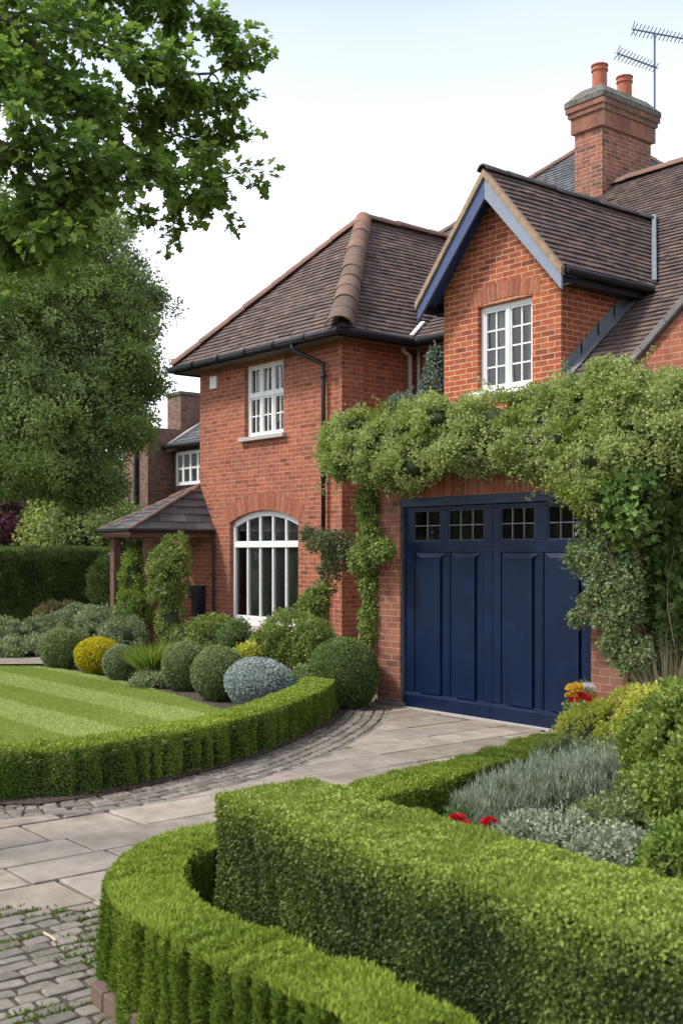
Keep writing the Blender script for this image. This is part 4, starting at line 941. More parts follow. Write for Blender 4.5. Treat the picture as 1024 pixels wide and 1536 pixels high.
backp = [RF(-.30,6.05), RF(.12,6.55), RF(.62,7.15), RF(1.18,7.85), RF(1.62,8.5)]
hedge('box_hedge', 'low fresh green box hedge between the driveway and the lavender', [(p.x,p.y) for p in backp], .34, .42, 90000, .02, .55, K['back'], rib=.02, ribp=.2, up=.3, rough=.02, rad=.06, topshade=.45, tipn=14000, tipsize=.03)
def ell(px, pyc, F, rx, rz, ry=None): p = W(px, pyc, F); return (p.x, p.y, p.z, rx, ry or rx, rz)
def gball(px, pyb, rpx, zr=None):
    p = G(px, pyb-rpx*.10); F = toRF(p.x,p.y)[1]; r = rpx/FPX*F; rz = r if zr is None else zr/FPX*F; return (p.x, p.y, rz*.93, r, r, rz)
def ball(name, label, e, mat, n, size, aspect=.55, **k):
    root = thing(name, label, 'topiary', (e[0],e[1],0), k.get('group'))
    d = rdir(n); lm = lump(d*2.2+np.array(e[:3]), 2.)*k.get('amp',.05) + .012*lump(d*30, 1.)
    pp = np.array(e[:3])+d*np.array(e[3:])*(1+lm-.06*rng.random(n)**2)[:,None]; ok = pp[:,2] > .0; pp, d = pp[ok], d[ok]; n = len(pp)
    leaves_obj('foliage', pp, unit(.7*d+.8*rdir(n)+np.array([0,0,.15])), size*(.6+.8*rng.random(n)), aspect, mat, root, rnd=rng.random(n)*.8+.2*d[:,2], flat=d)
    build('inner_branches', ell_core([e], .93), M['core'], root, uv=False, smooth=True); return root
tg = 'clipped balls along the lawn edge'
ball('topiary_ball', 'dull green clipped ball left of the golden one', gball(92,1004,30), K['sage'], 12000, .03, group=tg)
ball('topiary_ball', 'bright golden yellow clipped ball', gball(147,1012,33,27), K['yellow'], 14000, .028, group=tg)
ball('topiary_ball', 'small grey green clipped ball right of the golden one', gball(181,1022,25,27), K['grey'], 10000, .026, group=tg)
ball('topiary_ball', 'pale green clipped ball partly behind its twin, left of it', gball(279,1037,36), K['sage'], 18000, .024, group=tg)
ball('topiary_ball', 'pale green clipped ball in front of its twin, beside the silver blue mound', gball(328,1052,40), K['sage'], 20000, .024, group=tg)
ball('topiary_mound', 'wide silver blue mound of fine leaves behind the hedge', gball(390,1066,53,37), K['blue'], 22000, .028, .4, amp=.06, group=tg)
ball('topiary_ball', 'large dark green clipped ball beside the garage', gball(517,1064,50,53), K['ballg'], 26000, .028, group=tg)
ball('topiary_ball', 'low silvery ball behind the dull green one', gball(98,968,20,16), K['grey'], 5000, .03, group=tg)
# upright leafy clump
def tuft(name, label, cat, p, n, h, spread, mat, wid=.02, lean=.5):
    root = thing(name, label, cat, (p.x,p.y,0)); a = rng.random(n)*6.28; q = rng.random(n)**.5*spread*.35
    base = np.stack([p.x+q*np.cos(a), p.y+q*np.sin(a), np.full(n,.0)],1); out = np.stack([np.cos(a),np.sin(a),0*a],1); hh = h*(.6+.4*rng.random(n)); rnd = rng.random(n); Vs = []
    ln = lean*(.2+rng.random(n)); pts = []
    for k in range(5):
        t = k/4; pts.append(base + np.array([0,0,1.])*(hh*t*(1-.25*ln*t))[:,None] + out*(spread*ln*t**2)[:,None])
    sd = np.stack([-np.sin(a+.8),np.cos(a+.8),0*a],1)
    quads = []
    for k in range(4):
        w0, w1 = wid*(1-(k/4)**2), wid*(1-((k+1)/4)**2)
        quads.append(np.stack([pts[k]-sd*w0/2, pts[k]+sd*w0/2, pts[k+1]+sd*w1/2, pts[k+1]-sd*w1/2],1))
    V = np.concatenate(quads).reshape(-1,3) - np.array(root.location)
    finish('foliage', np_mesh('foliage', V, 4, np.tile(rnd,4)), mat, parent=root); return root
tuft('strappy_plant', 'upright bright green strappy plant between the clipped balls', 'plant', G(230,1024), 900, .66, .50, K['rb'], .028, .7)
def sh(name, label, e, mat, n, size, rc=.09, **k):
    return bush(name, label, k.pop('cat','shrub'), e, mat, n, k.pop('clumps', max(60, n//45)), rc, size, **k)
sh('shrub', 'loose green shrub below the arched window', [ell(435,957,14.9,.38,.36), ell(410,968,15.0,.28,.22), ell(465,965,14.6,.28,.33)], K['shrub'], 20000, .038, core=.4, inner=.4, stems=10)
sh('shrub', 'small leafy shrub left of the arched window', [ell(322,958,16.2,.33,.28), ell(352,966,16.2,.2,.16)], K['shrub'], 7000, .045, core=.6, stems=6)
sh('shrub', 'young lime green plant low behind the silver mound', [ell(370,982,14.6,.10,.09)], K['lime'], 1800, .045, core=.4)
sh('shrub', 'silvery low plant beside the small grey ball', [ell(225,1026,15.2,.2,.08)], K['grey'], 4000, .04, core=.5)
sh('shrub', 'pale green plant between silver mound and dark ball', [ell(455,1030,13.2,.16,.2)], K['sage'], 3000, .035, core=.5)
sh('shrub', 'dark round shrub between balls and arched window', [ell(355,958,15.6,.2,.2)], K['ballg'], 4000, .04)
sh('rose_bush', 'leafy rose with bright leaves climbing right of the arched window', [ell(468,915,15.6,.18,.28), ell(478,895,15.7,.12,.15)], K['shrub'], 2600, .06, core=0, stems=7, inner=.6)
sh('column_shrub', 'tall narrow evergreen in front of the porch posts', [ell(254,862,18.6,.27,.42), ell(262,832,18.7,.16,.3), ell(248,890,18.6,.27,.25), ell(256,935,18.5,.2,.4), ell(270,960,18.3,.25,.2), ell(243,850,18.6,.16,.25)], K['shrub'], 14000, .045, core=.7, stems=6)
sh('column_shrub', 'slim green shrub left of the porch post', [ell(200,880,20.0,.20,.65), ell(196,920,19.8,.3,.4)], K['rb'], 11000, .045, core=.7)
sh('round_shrub', 'round clipped shrub beside the lantern', [ell(157,875,23,.32,.5)], K['shrub'], 9000, .05)
sh('shrub', 'feathery green shrub at the foot of the lantern', [ell(150,940,19.5,.4,.3), ell(185,955,18.6,.35,.28), ell(115,930,21,.35,.25)], K['grey'], 12000, .045, core=.6, stems=6)
for i, (px, py, F, rx, rz) in enumerate([(20,955,22,.7,.3),(70,950,22.5,.5,.3),(40,975,20,.75,.2),(-40,965,21,.6,.3)]):
    sh('ground_shrub', ['spreading grey green shrub at the left edge behind the lawn','low leafy shrub under the far hedge','flat grey shrub beside the garden path','low shrub at the far left edge'][i], [ell(px,py,F,rx,rz)], K['grey'], 6000, .055, core=.7, group='low shrubs behind the lawn')
sh('ground_shrub', 'low shrub with pinkish yellow leaves before the dark hedge', [ell(95,925,23.5,.55,.25)], leaf_mat('pinkish leaf', (.18,.14,.06), (.40,.34,.15), .3), 4500, .06, core=.7)
# far hedge
fa = G(-120,935); fb = G(172,932)
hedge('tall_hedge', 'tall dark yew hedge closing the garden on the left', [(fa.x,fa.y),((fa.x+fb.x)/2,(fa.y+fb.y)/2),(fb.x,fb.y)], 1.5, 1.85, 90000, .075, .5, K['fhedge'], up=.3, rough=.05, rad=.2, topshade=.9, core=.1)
# far bushes and trees
def tree(name, label, base, crown, mat, n, size, rc, trunk=.2, clumps=None, limbs=10, group=None, amp=.15, core=0, aspect=.6, cat='tree', freq=1.2, up=.0, inner=.35):
    root = thing(name, label, cat, (base[0],base[1],0), group)
    clumps = clumps or n//70
    P, D, nn, cc = blob_leaves(crown, n, clumps, rc, size, amp, freq, up, inner, None)
    leaves_obj('crown', P, D, size*(.6+.8*rng.random(n)), aspect, mat, root, rnd=rng.random(n)*.6+cc*.4, flat=nn)
    if core: build('inner_branches', ell_core(crown, core), M['core'], root, uv=False, smooth=True)
    mb = MB(); top = max(crown, key=lambda e: e[2]); fork = Vector((base[0], base[1], min(e[2]-e[5] for e in crown)*.7+.8))
    mb.tube([(base[0],base[1],-.1), (base[0]+.03,base[1],fork.z*.5), fork, Vector(top[:3])], [trunk*1.3,trunk,trunk*.85,trunk*.15], 10)
    for i in range(limbs):
        e = crown[i%len(crown)]; d = Vector(rdir(1)[0]); d.z = abs(d.z)*.6
        tip = Vector(e[:3])+Vector((d.x*e[3],d.y*e[4],d.z*e[5]))*.85; st = fork.lerp(Vector(top[:3]), random.random()*.6); mid = st.lerp(tip,.5)+Vector((0,0,.25))
        mb.tube([st,mid,tip], [trunk*.35,trunk*.2,trunk*.05], 6)
    build('trunk', mb, M['bark'], root, uv=False, smooth=True); return root
def el2(px, py, F, rx, rz, ry=None): return ell(px, py, F, rx, rz, ry)
tree('bush', 'pale lime bush beyond the dark hedge', G(95,912), [el2(85,790,36,1.1,1.0), el2(70,815,35,.9,.8)], K['far'], 12000, .13, .35, .08, core=.7, cat='bush', group='bushes beyond the dark hedge')
tree('bush', 'mid green bush beyond the hedge, left of the porch', G(150,912), [el2(140,790,34,1.2,.8), el2(172,792,33,.8,.6), el2(120,800,35,.9,.8)], K['farb'], 16000, .13, .35, .08, core=.7, cat='bush', group='bushes beyond the dark hedge')
tree('copper_beech', 'dark purple leaved tree at the left edge', G(-20,910), [el2(-15,790,36,1.15,1.3), el2(0,815,35,.8,.8)], K['purple'], 12000, .12, .35, .12, core=.75)
tree('tree', 'dim broad tree standing far behind the hedge', W(60,880,55)[:2]+(0,) if False else tuple(W(60,880,50))[:2], [el2(40,745,50,5,2.6), el2(190,765,48,3.2,2.2), el2(-80,730,50,5,3)], K['farb'], 26000, .28, .8, .3, core=.8)
# the big tree
bc0 = [el2(60,520,24,2.2,2.2), el2(130,430,24.5,1.6,1.5), el2(150,550,24,1.2,1.4), el2(40,640,23,2.1,1.3), el2(115,662,24,1.15,.9), el2(110,350,25,1.3,1.1), el2(-60,450,24,2.5,2.5), el2(188,480,24.5,.65,1.1), el2(40,712,22.5,1.7,.45), el2(178,588,24,.75,.8)]
bc = [list(e) for e in bc0]
for _ in range(46):
    e = random.choice(bc0[:11]); d = Vector(rdir(1)[0]); k = random.uniform(.92,1.12); q = random.uniform(.25,.5)
    bc.append([e[0]+d.x*e[3]*k, e[1]+d.y*e[4]*k, e[2]+d.z*e[5]*k, q*1.2, q*1.2, q*.7])
tree('broadleaf_tree', 'big dark green tree filling the left side behind the lawn', tuple(G(-70,930))[:2], bc, K['tree'], 240000, .072, .24, .28, clumps=5200, limbs=46, amp=.16, core=0, freq=1.5, inner=.8)
for i, (X_, Y_) in enumerate(((-29,1.5),(-33,-5),(-26,-9),(-37,4))):  # trees outside the frame, added so the window panes reflect them
    tree('boundary_tree', ['garden boundary tree nearest the big tree, outside the left edge','tall boundary tree on the street side','boundary tree nearest the street corner','boundary tree farthest from the house'][i], (X_,Y_), [(X_,Y_,3.4,3,3,2.4),(X_+1,Y_-1,2.4,2.6,2.6,2.0)], K['tree'], 9000, .26, .7, .25, core=.8, group='garden boundary trees')
# ---- overhanging sycamore
syc = thing('sycamore_tree', 'near tree with lobed leaves whose branches overhang the top left', 'tree', tuple(RF(-5.2,6.2,0)))
br = MB(); LPs = []; LDs = []
def limb(pts, r0, r1, n=6): 
    c_ = catmull(pts, .12); k = len(c_); br.tube(c_, [r0+(r1-r0)*i/(k-1) for i in range(k)], n); return c_
br.tube([RF(-5.2,6.2,-.1), RF(-5.15,6.2,1.8), RF(-5.0,6.3,3.6), RF(-4.7,6.6,5.4), RF(-4.4,6.8,7.6)], [.34,.27,.23,.18,.08], 12)
hub = RF(-4.9,6.4,4.2)
limbs_ = [
 [hub, W(-250,90,7.0), W(-60,30,7.4), W(60,28,7.8), W(150,70,8.0), W(235,90,8.2), W(275,108,8.4), W(318,110,8.5), W(345,92,8.6)],
 [hub, W(-200,60,6.8), W(-20,20,7.2), W(60,80,7.3), W(100,130,7.4), W(150,190,7.6), W(205,230,7.8), W(262,262,8.0), W(312,275,8.1)],
 [hub, W(-220,120,6.6), W(-40,90,6.9), W(20,140,7.0), W(50,190,7.0), W(100,240,7.2), W(150,262,7.4)],
 [hub, W(-200,260,6.8), W(-60,200,7.0), W(30,230,7.0), W(60,290,7.1), W(80,320,7.2)],
 [hub, W(-260,-60,7.4), W(0,-60,8.0), W(180,-50,8.4), W(280,-5,8.6), W(335,40,8.7)],
 [hub, W(-150,160,7.6), W(0,110,8.2), W(90,160,8.4), W(180,165,8.6), W(250,198,8.8), W(308,216,8.9)],
 [hub, W(-200,300,7.2), W(-70,300,7.4), W(0,330,7.4), W(25,370,7.5)],
]
mains = [limb(l, .07 if i < 2 else .05, .006) for i, l in enumerate(limbs_)]
def spray(st, d, ln, dep=0):
    pts = [st]; d = d.normalized(); k = 5
    for i in range(k):
        d = (d + Vector(rdir(1)[0])*.28 + Vector((0,0,-.10))).normalized(); pts.append(pts[-1]+d*ln/k)
    br.tube(pts, [.008*(1-i/(k+1)) if dep == 0 else .004*(1-i/(k+1)) for i in range(k+1)], 4)
    for i in range(1, k+1):
        if dep == 0 and random.random() < .75: spray(pts[i], d+Vector(rdir(1)[0])*1.1, ln*.5, 1)
        for _ in range(4 if dep == 0 else 4):
            dd = Vector(rdir(1)[0])*.9+d*.5+Vector((0,0,-.25)); LPs.append(tuple(pts[i]+dd.normalized()*random.uniform(.02,.07))); LDs.append(tuple(dd))
for j, c_ in enumerate(mains):
    n_ = len(c_)
    for i in range(n_//5, n_):
        t = i/n_; p = c_[i]; R_, F_ = toRF(p.x,p.y); px = CX+R_/F_*FPX
        if px < -60: continue
        for _ in range(2 if t < .9 else 3):
            if random.random() < .66:
                tan = (c_[min(i+1,n_-1)]-c_[i-1]).normalized(); spray(p, tan*.8+Vector(rdir(1)[0])+Vector((0,0,-.05)), random.uniform(.28,.62)*(1-.45*t))
# twig hanging over the sky
c_ = limb([W(165,235,7.8), W(180,262,7.85), W(203,300,7.9), W(225,315,7.9)], .006, .003, 4)
for i in range(len(c_)//2, len(c_)): 
    spray(c_[i], Vector(rdir(1)[0])+Vector((0,0,-.4)), .14, 1)
build('branches', br, M['bark'], syc, uv=False, smooth=True)
LPs = np.array(LPs); LDs = np.array(LDs); n = len(LPs); print('sycamore leaves', n)
leaves_obj('leaves', LPs, LDs, .074*(.5+.65*rng.random(n)), .95, K['syc'], syc, shape=LOBE, flat=np.tile(np.array([[0,0,1.]]),(n,1))+.5*rdir(n))

# ---- climbers on the garage
ce = []
for px, pyc, F, rx, rz in [(510,680,13.6,.24,.28),(545,672,13.2,.36,.33),(590,668,12.9,.40,.34),(640,650,12.7,.42,.37),(690,650,12.4,.42,.36),(740,640,12.1,.42,.40),(790,635,11.9,.42,.42),(840,625,11.6,.42,.40),(890,615,11.4,.42,.40),(940,610,11.1,.42,.42),(990,605,10.9,.46,.42),(1040,620,10.7,.5,.42),(1100,620,10.4,.5,.45),
    (900,680,10.9,.30,.32),(950,665,10.7,.36,.34),(1005,660,10.5,.36,.34),(880,725,10.8,.2,.2),(620,620,13.0,.22,.2),(850,605,12.0,.3,.15),(930,600,11.8,.35,.15),(700,675,12.0,.34,.16),(760,672,11.8,.34,.18),(815,668,11.5,.32,.2),(850,690,11.2,.24,.2),(620,690,12.5,.3,.13),(860,660,11.5,.4,.3)]:
    ce.append(ell(px,pyc+(8 if px > 780 else 2),F,rx,rz))
ce0 = [list(e) for e in ce]
for _ in range(70):
    e = random.choice(ce0); d = Vector(rdir(1)[0]); k = random.uniform(.8,1.15); q = random.uniform(.09,.2)
    ce.append([e[0]+d.x*e[3]*k, e[1]+d.y*e[4]*k, e[2]+d.z*e[5]*k, q*1.2, q*1.2, q*.8])
cl = bush('climbing_shrub', 'thick pale flowering climber spilling along the top of the garage', 'climber', ce, K['climb'], 190000, 3600, .10, .038, aspect=.62, amp=.2, freq=6, inner=.45, core=.5, up=.15, zmin=1.9, tint=.35)
P, D, nn, cc = blob_leaves(ce, 9000, 900, .12, .02, .16, 4.5, .3, .1, 1.9)
SP = []; SD = []; tw = MB()
for _ in range(260):
    e = random.choice(ce0); d = Vector(rdir(1)[0]); d.y = -abs(d.y)*.9; p = Vector((e[0]+d.x*e[3], e[1]+d.y*e[4], e[2]+d.z*e[5])); q = (d+Vector(rdir(1)[0])*.6+Vector((0,0,.15))).normalized(); pts = [p]
    for k in range(6):
        q = (q+Vector(rdir(1)[0])*.25+Vector((0,0,-.12))).normalized(); pts.append(pts[-1]+q*random.uniform(.03,.055))
        for _k in range(5): dd = Vector(rdir(1)[0])+q*.5; SP.append(tuple(pts[-1]+dd*.008)); SD.append(tuple(dd))
    tw.tube(pts, .003, 4)
leaves_obj('shoot_leaves', np.array(SP), np.array(SD), .036*(.6+.6*rng.random(len(SP))), .6, K['climb'], cl, rnd=.3+.6*rng.random(len(SP))); tag(build('shoot_twigs', tw, M['twig'], cl, uv=False), kind='stuff')
leaves_obj('blossom', P+nn*.02, D, .016*(.6+.8*rng.random(len(P))), .8, K['flower'], cl)
def wallclimb(name, label, blobs, mat, n, size, rc, stempts, aspect=.7, shape=OVAL, inner=.3, core=0, clumps=None, amp=.2, plane=None):
    if plane:
        e = []
        for px, py, F, rx, rz in blobs:
            yy = plane[0] if px < plane[2] else plane[1]; r_ = (px-CX)/FPX; F = yy/(r_*CA+SA); e.append(ell(px, py, F, rx, rz, .13))
    else: e = [ell(*b_) for b_ in blobs]
    root = thing(name, label, 'climber', tuple(stempts[0][0]))
    P, D, nn, cc = blob_leaves(e, n, clumps or n//30, rc, size, amp, 5., -.2, inner, .02)
    leaves_obj('foliage', P, D, size*(.6+.7*rng.random(n)), aspect, mat, root, rnd=rng.random(n)*.6+cc*.4, shape=shape, flat=nn)
    mb = MB()
    for pts in stempts: c_ = catmull(pts, .1); mb.tube(c_, [.006*(1-.5*i/len(c_)) for i in range(len(c_))], 6)
    build('stem', mb, M['twig'], root, uv=False, smooth=True)
    if core: build('inner_branches', ell_core(e, core), M['core'], root, uv=False, smooth=True)
    return root
wallclimb('climbing_vine', 'dark large leaved climber covering the wall right of the garage doors', [(990,740,10.0,.34,.36),(1020,800,9.9,.36,.42),(975,810,10.1,.24,.34),(1010,870,9.8,.3,.36),(950,760,10.3,.24,.28),(1040,900,9.6,.4,.5),(1060,760,9.7,.45,.6),(985,905,9.9,.2,.22)], K['ivy'], 17000, .075, .14, [[G(1012,1100), W(1015,1000,10.1), W(1000,900,10.3), W(1010,820,10.3)]], amp=.3, shape=LOBE, aspect=.9, clumps=520, plane=(8.68,9.3,955))
wallclimb('climbing_vine', 'grey green vine trailing over the right edge of the garage doors', [(890,770,10.5,.15,.2),(880,830,10.5,.20,.16),(915,850,10.4,.17,.24),(905,905,10.4,.17,.18),(935,930,10.3,.16,.18),(935,880,10.2,.16,.25),(885,900,10.45,.05,.06),(870,925,10.5,.06,.05),(950,980,10.1,.22,.14),(975,1005,10.0,.22,.16),(925,965,10.2,.12,.08),(990,960,10,.2,.16),(920,800,10.4,.16,.25)], leaf_mat('small vine leaf', (.09,.15,.05), (.30,.37,.16), .35), 24000, .036, .08, [[G(985,1100), W(972,1010,10.3), W(950,985,10.4)],[W(930,900,10.5),W(922,850,10.5),W(900,800,10.6)],[W(930,930,10.35),W(900,920,10.4),W(868,926,10.5)],[W(960,1000,10.3),W(930,985,10.35),W(915,985,10.3)]], amp=.35, inner=.5, plane=(8.72,9.2,960), clumps=640)
wallclimb('climbing_vine', 'narrow green climber between the garage pier and the house wing', [(553,760,13.6,.13,.3),(555,820,13.4,.12,.24),(574,826,13.1,.12,.10),(553,870,13.6,.11,.3),(553,930,13.6,.10,.3),(540,840,13.6,.12,.15)], K['shrub'], 13000, .035, .07, [[G(553,1030),W(553,900,13.7),W(556,760,13.7)]], core=.5)
wallclimb('wall_shrub', 'sparse woody shrub trained on the wall beside the arched window', [(478,812,16.2,.2,.16),(500,815,15.9,.25,.18),(515,830,15.8,.18,.2),(462,800,16.4,.12,.1),(495,850,16,.16,.2),(490,880,16,.1,.12)], leaf_mat('wall shrub leaf', (.07,.10,.04), (.18,.20,.09), .3), 6000, .035, .08, [[G(492,1010),W(490,900,16),W(486,840,16.1),W(470,800,16.3)],[W(490,900,16),W(505,850,15.9),W(520,810,15.8)],[W(489,880,16),W(478,830,16.1),W(455,805,16.4)],[G(495,1010),W(498,920,15.9),W(500,820,15.9)]], inner=.7)
sh('weeping_conifer', 'drooping blue grey conifer in the recess beside the gable', [ell(655,560,17.0,.12,.36), ell(648,592,16.8,.15,.22)], K['conifer'], 6000, .05, rc=.1, core=.6, up=-.8, zmin=2.9)
sh('round_shrub', 'rounded grey green shrub poking above the climber', [ell(602,607,14.6,.18,.10)], K['conifer'], 4000, .03, rc=.06, core=.8, zmin=2.9)
# ---- right bed
sh('golden_shrub', 'rounded yellow green shrub in front of the right garage pier', [ell(900,1118,8.5,.34,.29), ell(958,1098,8.2,.28,.30), ell(990,1110,7.9,.3,.35)], K['lime'], 26000, .026, rc=.05, amp=.07, core=.85)
sh('leafy_shrub', 'large fresh green leafy shrub at the right edge', [ell(985,1165,6.4,.18,.24), ell(1030,1130,6.2,.22,.34), ell(965,1225,6.2,.15,.2), ell(1005,1230,6.0,.22,.26), ell(1060,1220,5.9,.3,.4), ell(958,1110,6.5,.1,.16), ell(1010,1075,6.4,.12,.14), ell(985,1285,5.8,.18,.14)], leaf_mat('fresh shrub leaf', (.10,.17,.03), (.34,.43,.09), .35), 42000, .03, rc=.06, amp=.25, core=.5, inner=.5, shape=OVAL, aspect=.65)
lr = thing('lavender', 'hazy blue grey lavender clump inside the right hand hedges', 'plant', tuple(RF(1.15,6.9,0)))
n = 30000; e_ = [ell(760,1215,6.9,.28,.22), ell(830,1200,7.0,.34,.26), ell(890,1195,7.1,.28,.26), ell(700+25,1235,6.7,.2,.18)]
P, D, nn, cc = blob_leaves(e_, n, 900, .06, .04, .12, 5., .9, .3, .03); leaves_obj('foliage', P, D+np.array([0,0,1.3]), .04*(.6+.9*rng.random(n)), .12, K['lav'], lr, rnd=rng.random(n))
build('inner_branches', ell_core(e_, .75), M['core'], lr, uv=False, smooth=True)
sh('shrub', 'grey green filler plants behind the lavender, beside the golden shrub', [ell(860,1150,7.8,.26,.2), ell(930,1165,7.3,.24,.24)], K['sage'], 12000, .024, rc=.05, core=.8)
for i, (px, py, F, rx, rz) in enumerate([(790,1262,5.9,.15,.13),(850,1265,5.8,.2,.14),(915,1262,5.8,.22,.18),(925,1300,5.3,.2,.12),(960,1240,6.1,.2,.2)]):
    sh('variegated_plant', ['small white variegated plant right of the red flowers','low variegated plant in the middle of the right bed','pale green mound near the leafy shrub','silvery low plant just behind the foreground hedge','soft green plant tucked under the leafy shrub'][i], [ell(px,py,F,rx,rz)], K['silver'] if i in (0,1,3) else K['sage'], 7000, .024, rc=.05, core=.75, cat='plant', group='low plants in the right bed')
def flowerplant(name, label, p, heads, leafmat, n=900, r=.12, h=.3):
    root = thing(name, label, 'flowers', (p.x,p.y,0), 'red geraniums' if name == 'geranium' else None); P, D, nn, cc = blob_leaves([(p.x,p.y,h*.5,r,r,h*.5)], n, 60, .05, .03, .2, 5., .3, .4, .0)
    leaves_obj('foliage', P, D, .03*(.6+.8*rng.random(n)), .5, leafmat, root)
    mb = MB()
    for (q, rad, mat) in heads: mb.tube([(p.x,p.y,0), (p.x+(q.x-p.x)*.6,p.y+(q.y-p.y)*.6,q.z*.6), q], .004, 4)
    build('stem', mb, M['twig'], root, uv=False)
    for (q, rad, mat) in heads:
        k = 110; d = rdir(k); d[:,2] = np.abs(d[:,2])*.8; leaves_obj('flower_head', np.array(q)+d*rad*np.array([1,1,.6])*.7, d+.4*rdir(k), rad*.6, .8, mat, root, shape=OVAL)
    return root
flowerplant('geranium', 'pair of red geranium heads behind the foreground hedge, left one', G(690,1290), [(W(683,1228,6.15),.032,K['red']),(W(698,1236,6.1),.028,K['red']),(W(690,1226,6.2),.028,K['red'])], K['ballg'], h=.34)
flowerplant('geranium', 'single red geranium head beside the variegated plant', G(733,1290), [(W(733,1234,6.1),.04,K['red'])], K['ballg'], h=.32)
flowerplant('bedding_flowers', 'mixed red yellow and white flowers before the navy garage door', G(872,1112), [(W(862,1034,9.6),.07,K['petaly']),(W(880,1033,9.6),.06,K['petalw']),(W(870,1050,9.6),.085,K['red']),(W(882,1047,9.6),.055,leaf_mat('orange petal',(.7,.2,.05),(.8,.35,.15),.3)),(W(857,1044,9.6),.05,K['petaly'])], K['shrub'], 1500, .18, .62)
tuft('ornamental_grass', 'pale dry ornamental grass against the wall at the right edge', 'grass', G(1003,1118), 420, 1.2, .6, K['straw'], .015, .55)
tuft('strappy_plant', 'green grassy clump at the right edge below the dry grass', 'plant', G(1030,1150), 300, .7, .5, K['rb'], .016, .7)
sh('shrub', 'light green foliage at the lower right edge behind the hedge', [ell(1010,1310,4.9,.12,.14), ell(1045,1300,4.9,.2,.2)], K['rb'], 5000, .03, rc=.05, core=.7)
# raised bed edging
mb = MB(); ed = [RF(-.98,4.62), RF(-.93,4.45), RF(-.80,4.22), RF(-.55,3.9), RF(-.2,3.5), RF(.1,3.1)]
ed = [Vector((p.x,p.y,0)) for p in (G(146,1498), G(164,1516), G(205,1545), G(290,1600), G(400,1680))]
for a, b_ in zip(ed[:-1], ed[1:]):
    L_ = (b_-a).length; k = max(1, round(L_/.22)); t = (b_-a)/k
    for i in range(k): mb.beam(a+t*i+t*.02+Vector((0,0,.03)), a+t*(i+1)-t*.02+Vector((0,0,.03)), .06, .09)
tag(build('bed_edging', mb, rnd_mat('edging brick', [(.085,.055,.042),(.14,.09,.07)], .8, 14, .5), org=ed[0], bevel=.006), 'low reddish brown edging along the foot of the lime green hedge', 'edging')
# lantern
p = G(173,935); lt = thing('lantern_post', 'dark lantern on a thin post between shrubs left of the porch', 'lamp', (p.x,p.y,0)); F = toRF(p.x,p.y)[1]
F = 21.; p = RF((173-CX)/FPX*F, F, 0); lt.location = p; zt = EYE+(HOR-826)/FPX*F; zl = EYE+(HOR-866)/FPX*F
mb = MB(); mb.tube([p, p+Vector((0,0,zl))], .022, 8); build('post', mb, M['black'], lt)
mb = MB(); 
for sx in (-1,1):
    for sy in (-1,1): mb.beam(p+Vector((sx*.055,sy*.055,zl)), p+Vector((sx*.10,sy*.10,zt-.08)), .014, .014)
mb.lathe(p, [(.08,zl-.02),(.08,zl)], 4); mb.lathe(p, [(.17,zt-.08),(.15,zt-.06),(.04,zt+.03),(.02,zt+.08)], 4); build('lantern_frame', mb, M['black'], lt)
mb = MB(); q = [(p.x+sx*k,p.y+sy*k,z) for k, z in ((.052,zl),(.095,zt-.085)) for sx, sy in ((-1,-1),(1,-1),(1,1),(-1,1))]; mb.add(q, [(0,1,5,4),(1,2,6,5),(2,3,7,6),(3,0,4,7)]); build('glass', mb, M['glass'], lt)

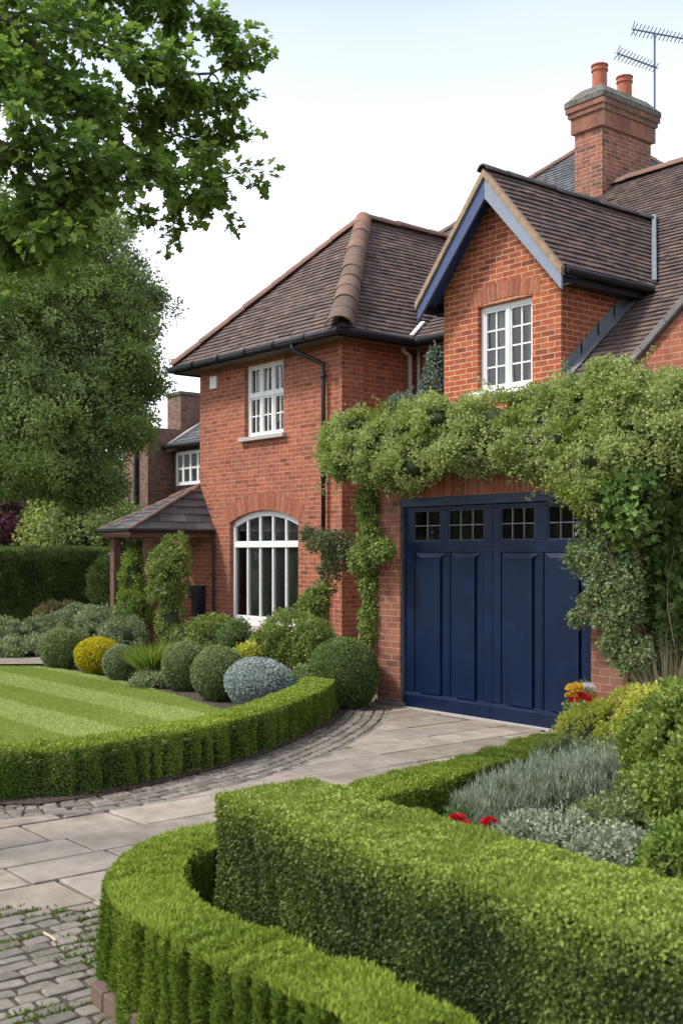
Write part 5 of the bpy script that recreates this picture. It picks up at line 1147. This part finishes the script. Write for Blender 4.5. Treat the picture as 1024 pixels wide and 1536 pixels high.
# ================================================================== light, sky, camera
sun_el, sun_az = math.radians(52), None
sd = Vector((-.45,-.80,0)).normalized()       # horizontal direction towards the sun
sv = Vector((sd.x*math.cos(sun_el), sd.y*math.cos(sun_el), math.sin(sun_el)))
ld = bpy.data.lights.new('sun', 'SUN'); ld.energy = 2.6; ld.angle = math.radians(9); ld.color = (1,.955,.88)
lo = bpy.data.objects.new('sun', ld); COL.objects.link(lo); lo.rotation_euler = sv.to_track_quat('Z','Y').to_euler(); lo.location = (0,0,30)
w = bpy.data.worlds.new('World'); sc.world = w; w.use_nodes = True; nt = w.node_tree; L = nt.links
bg = nt.nodes['Background']; sky = N(nt, 'ShaderNodeTexSky'); sky.sky_type = 'NISHITA'; sky.sun_disc = False
sky.sun_elevation = sun_el; sky.sun_rotation = math.atan2(sd.x, sd.y); sky.air_density = 1.0; sky.dust_density = 2.0; sky.ozone_density = 1.5
tc = N(nt, 'ShaderNodeTexCoord'); sp = N(nt, 'ShaderNodeSeparateXYZ'); L.new(tc.outputs['Generated'], sp.inputs[0])
mp_ = N(nt, 'ShaderNodeMapping'); mp_.inputs['Scale'].default_value = (1,1,3.2); L.new(tc.outputs['Generated'], mp_.inputs[0])
cn = N(nt, 'ShaderNodeTexNoise'); cn.inputs['Scale'].default_value = 1.6; cn.inputs['Detail'].default_value = 6; cn.inputs['Roughness'].default_value = .5; L.new(mp_.outputs[0], cn.inputs['Vector'])
# thin bright cloud: thick near the horizon, thinning overhead
th_ = N(nt, 'ShaderNodeMapRange'); th_.inputs[1].default_value = .16; th_.inputs[2].default_value = .47; th_.inputs[3].default_value = 1.0; th_.inputs[4].default_value = .27; L.new(sp.outputs['Z'], th_.inputs[0])
ad = N(nt, 'ShaderNodeMath', operation='MULTIPLY_ADD'); L.new(cn.outputs['Fac'], ad.inputs[0]); ad.inputs[1].default_value = .3; ad.inputs[2].default_value = -.15
a2 = N(nt, 'ShaderNodeMath', operation='ADD', use_clamp=True); L.new(th_.outputs[0], a2.inputs[0]); L.new(ad.outputs[0], a2.inputs[1])
cc_ = mixc(nt, a2.outputs[0], sky.outputs[0], (9.3,9.75,10.4))
L.new(cc_, bg.inputs['Color']); bg.inputs['Strength'].default_value = .118
cd = bpy.data.cameras.new('camera'); cam = bpy.data.objects.new('camera', cd); COL.objects.link(cam); sc.camera = cam
cam.location = (0,0,EYE); fw = Vector((-CA,SA,0)); cam.rotation_euler = fw.to_track_quat('-Z','Y').to_euler()
cd.sensor_width = 36; cd.lens = FPX/1536*36; cd.shift_y = (HOR-768)/1536; cd.clip_end = 2000; cd.clip_start = .05
cd.dof.use_dof = True; cd.dof.focus_distance = 13.0; cd.dof.aperture_fstop = 4.5
sc.view_settings.view_transform = 'Standard'; sc.view_settings.look = 'None'; sc.view_settings.exposure = .64; sc.view_settings.gamma = 1
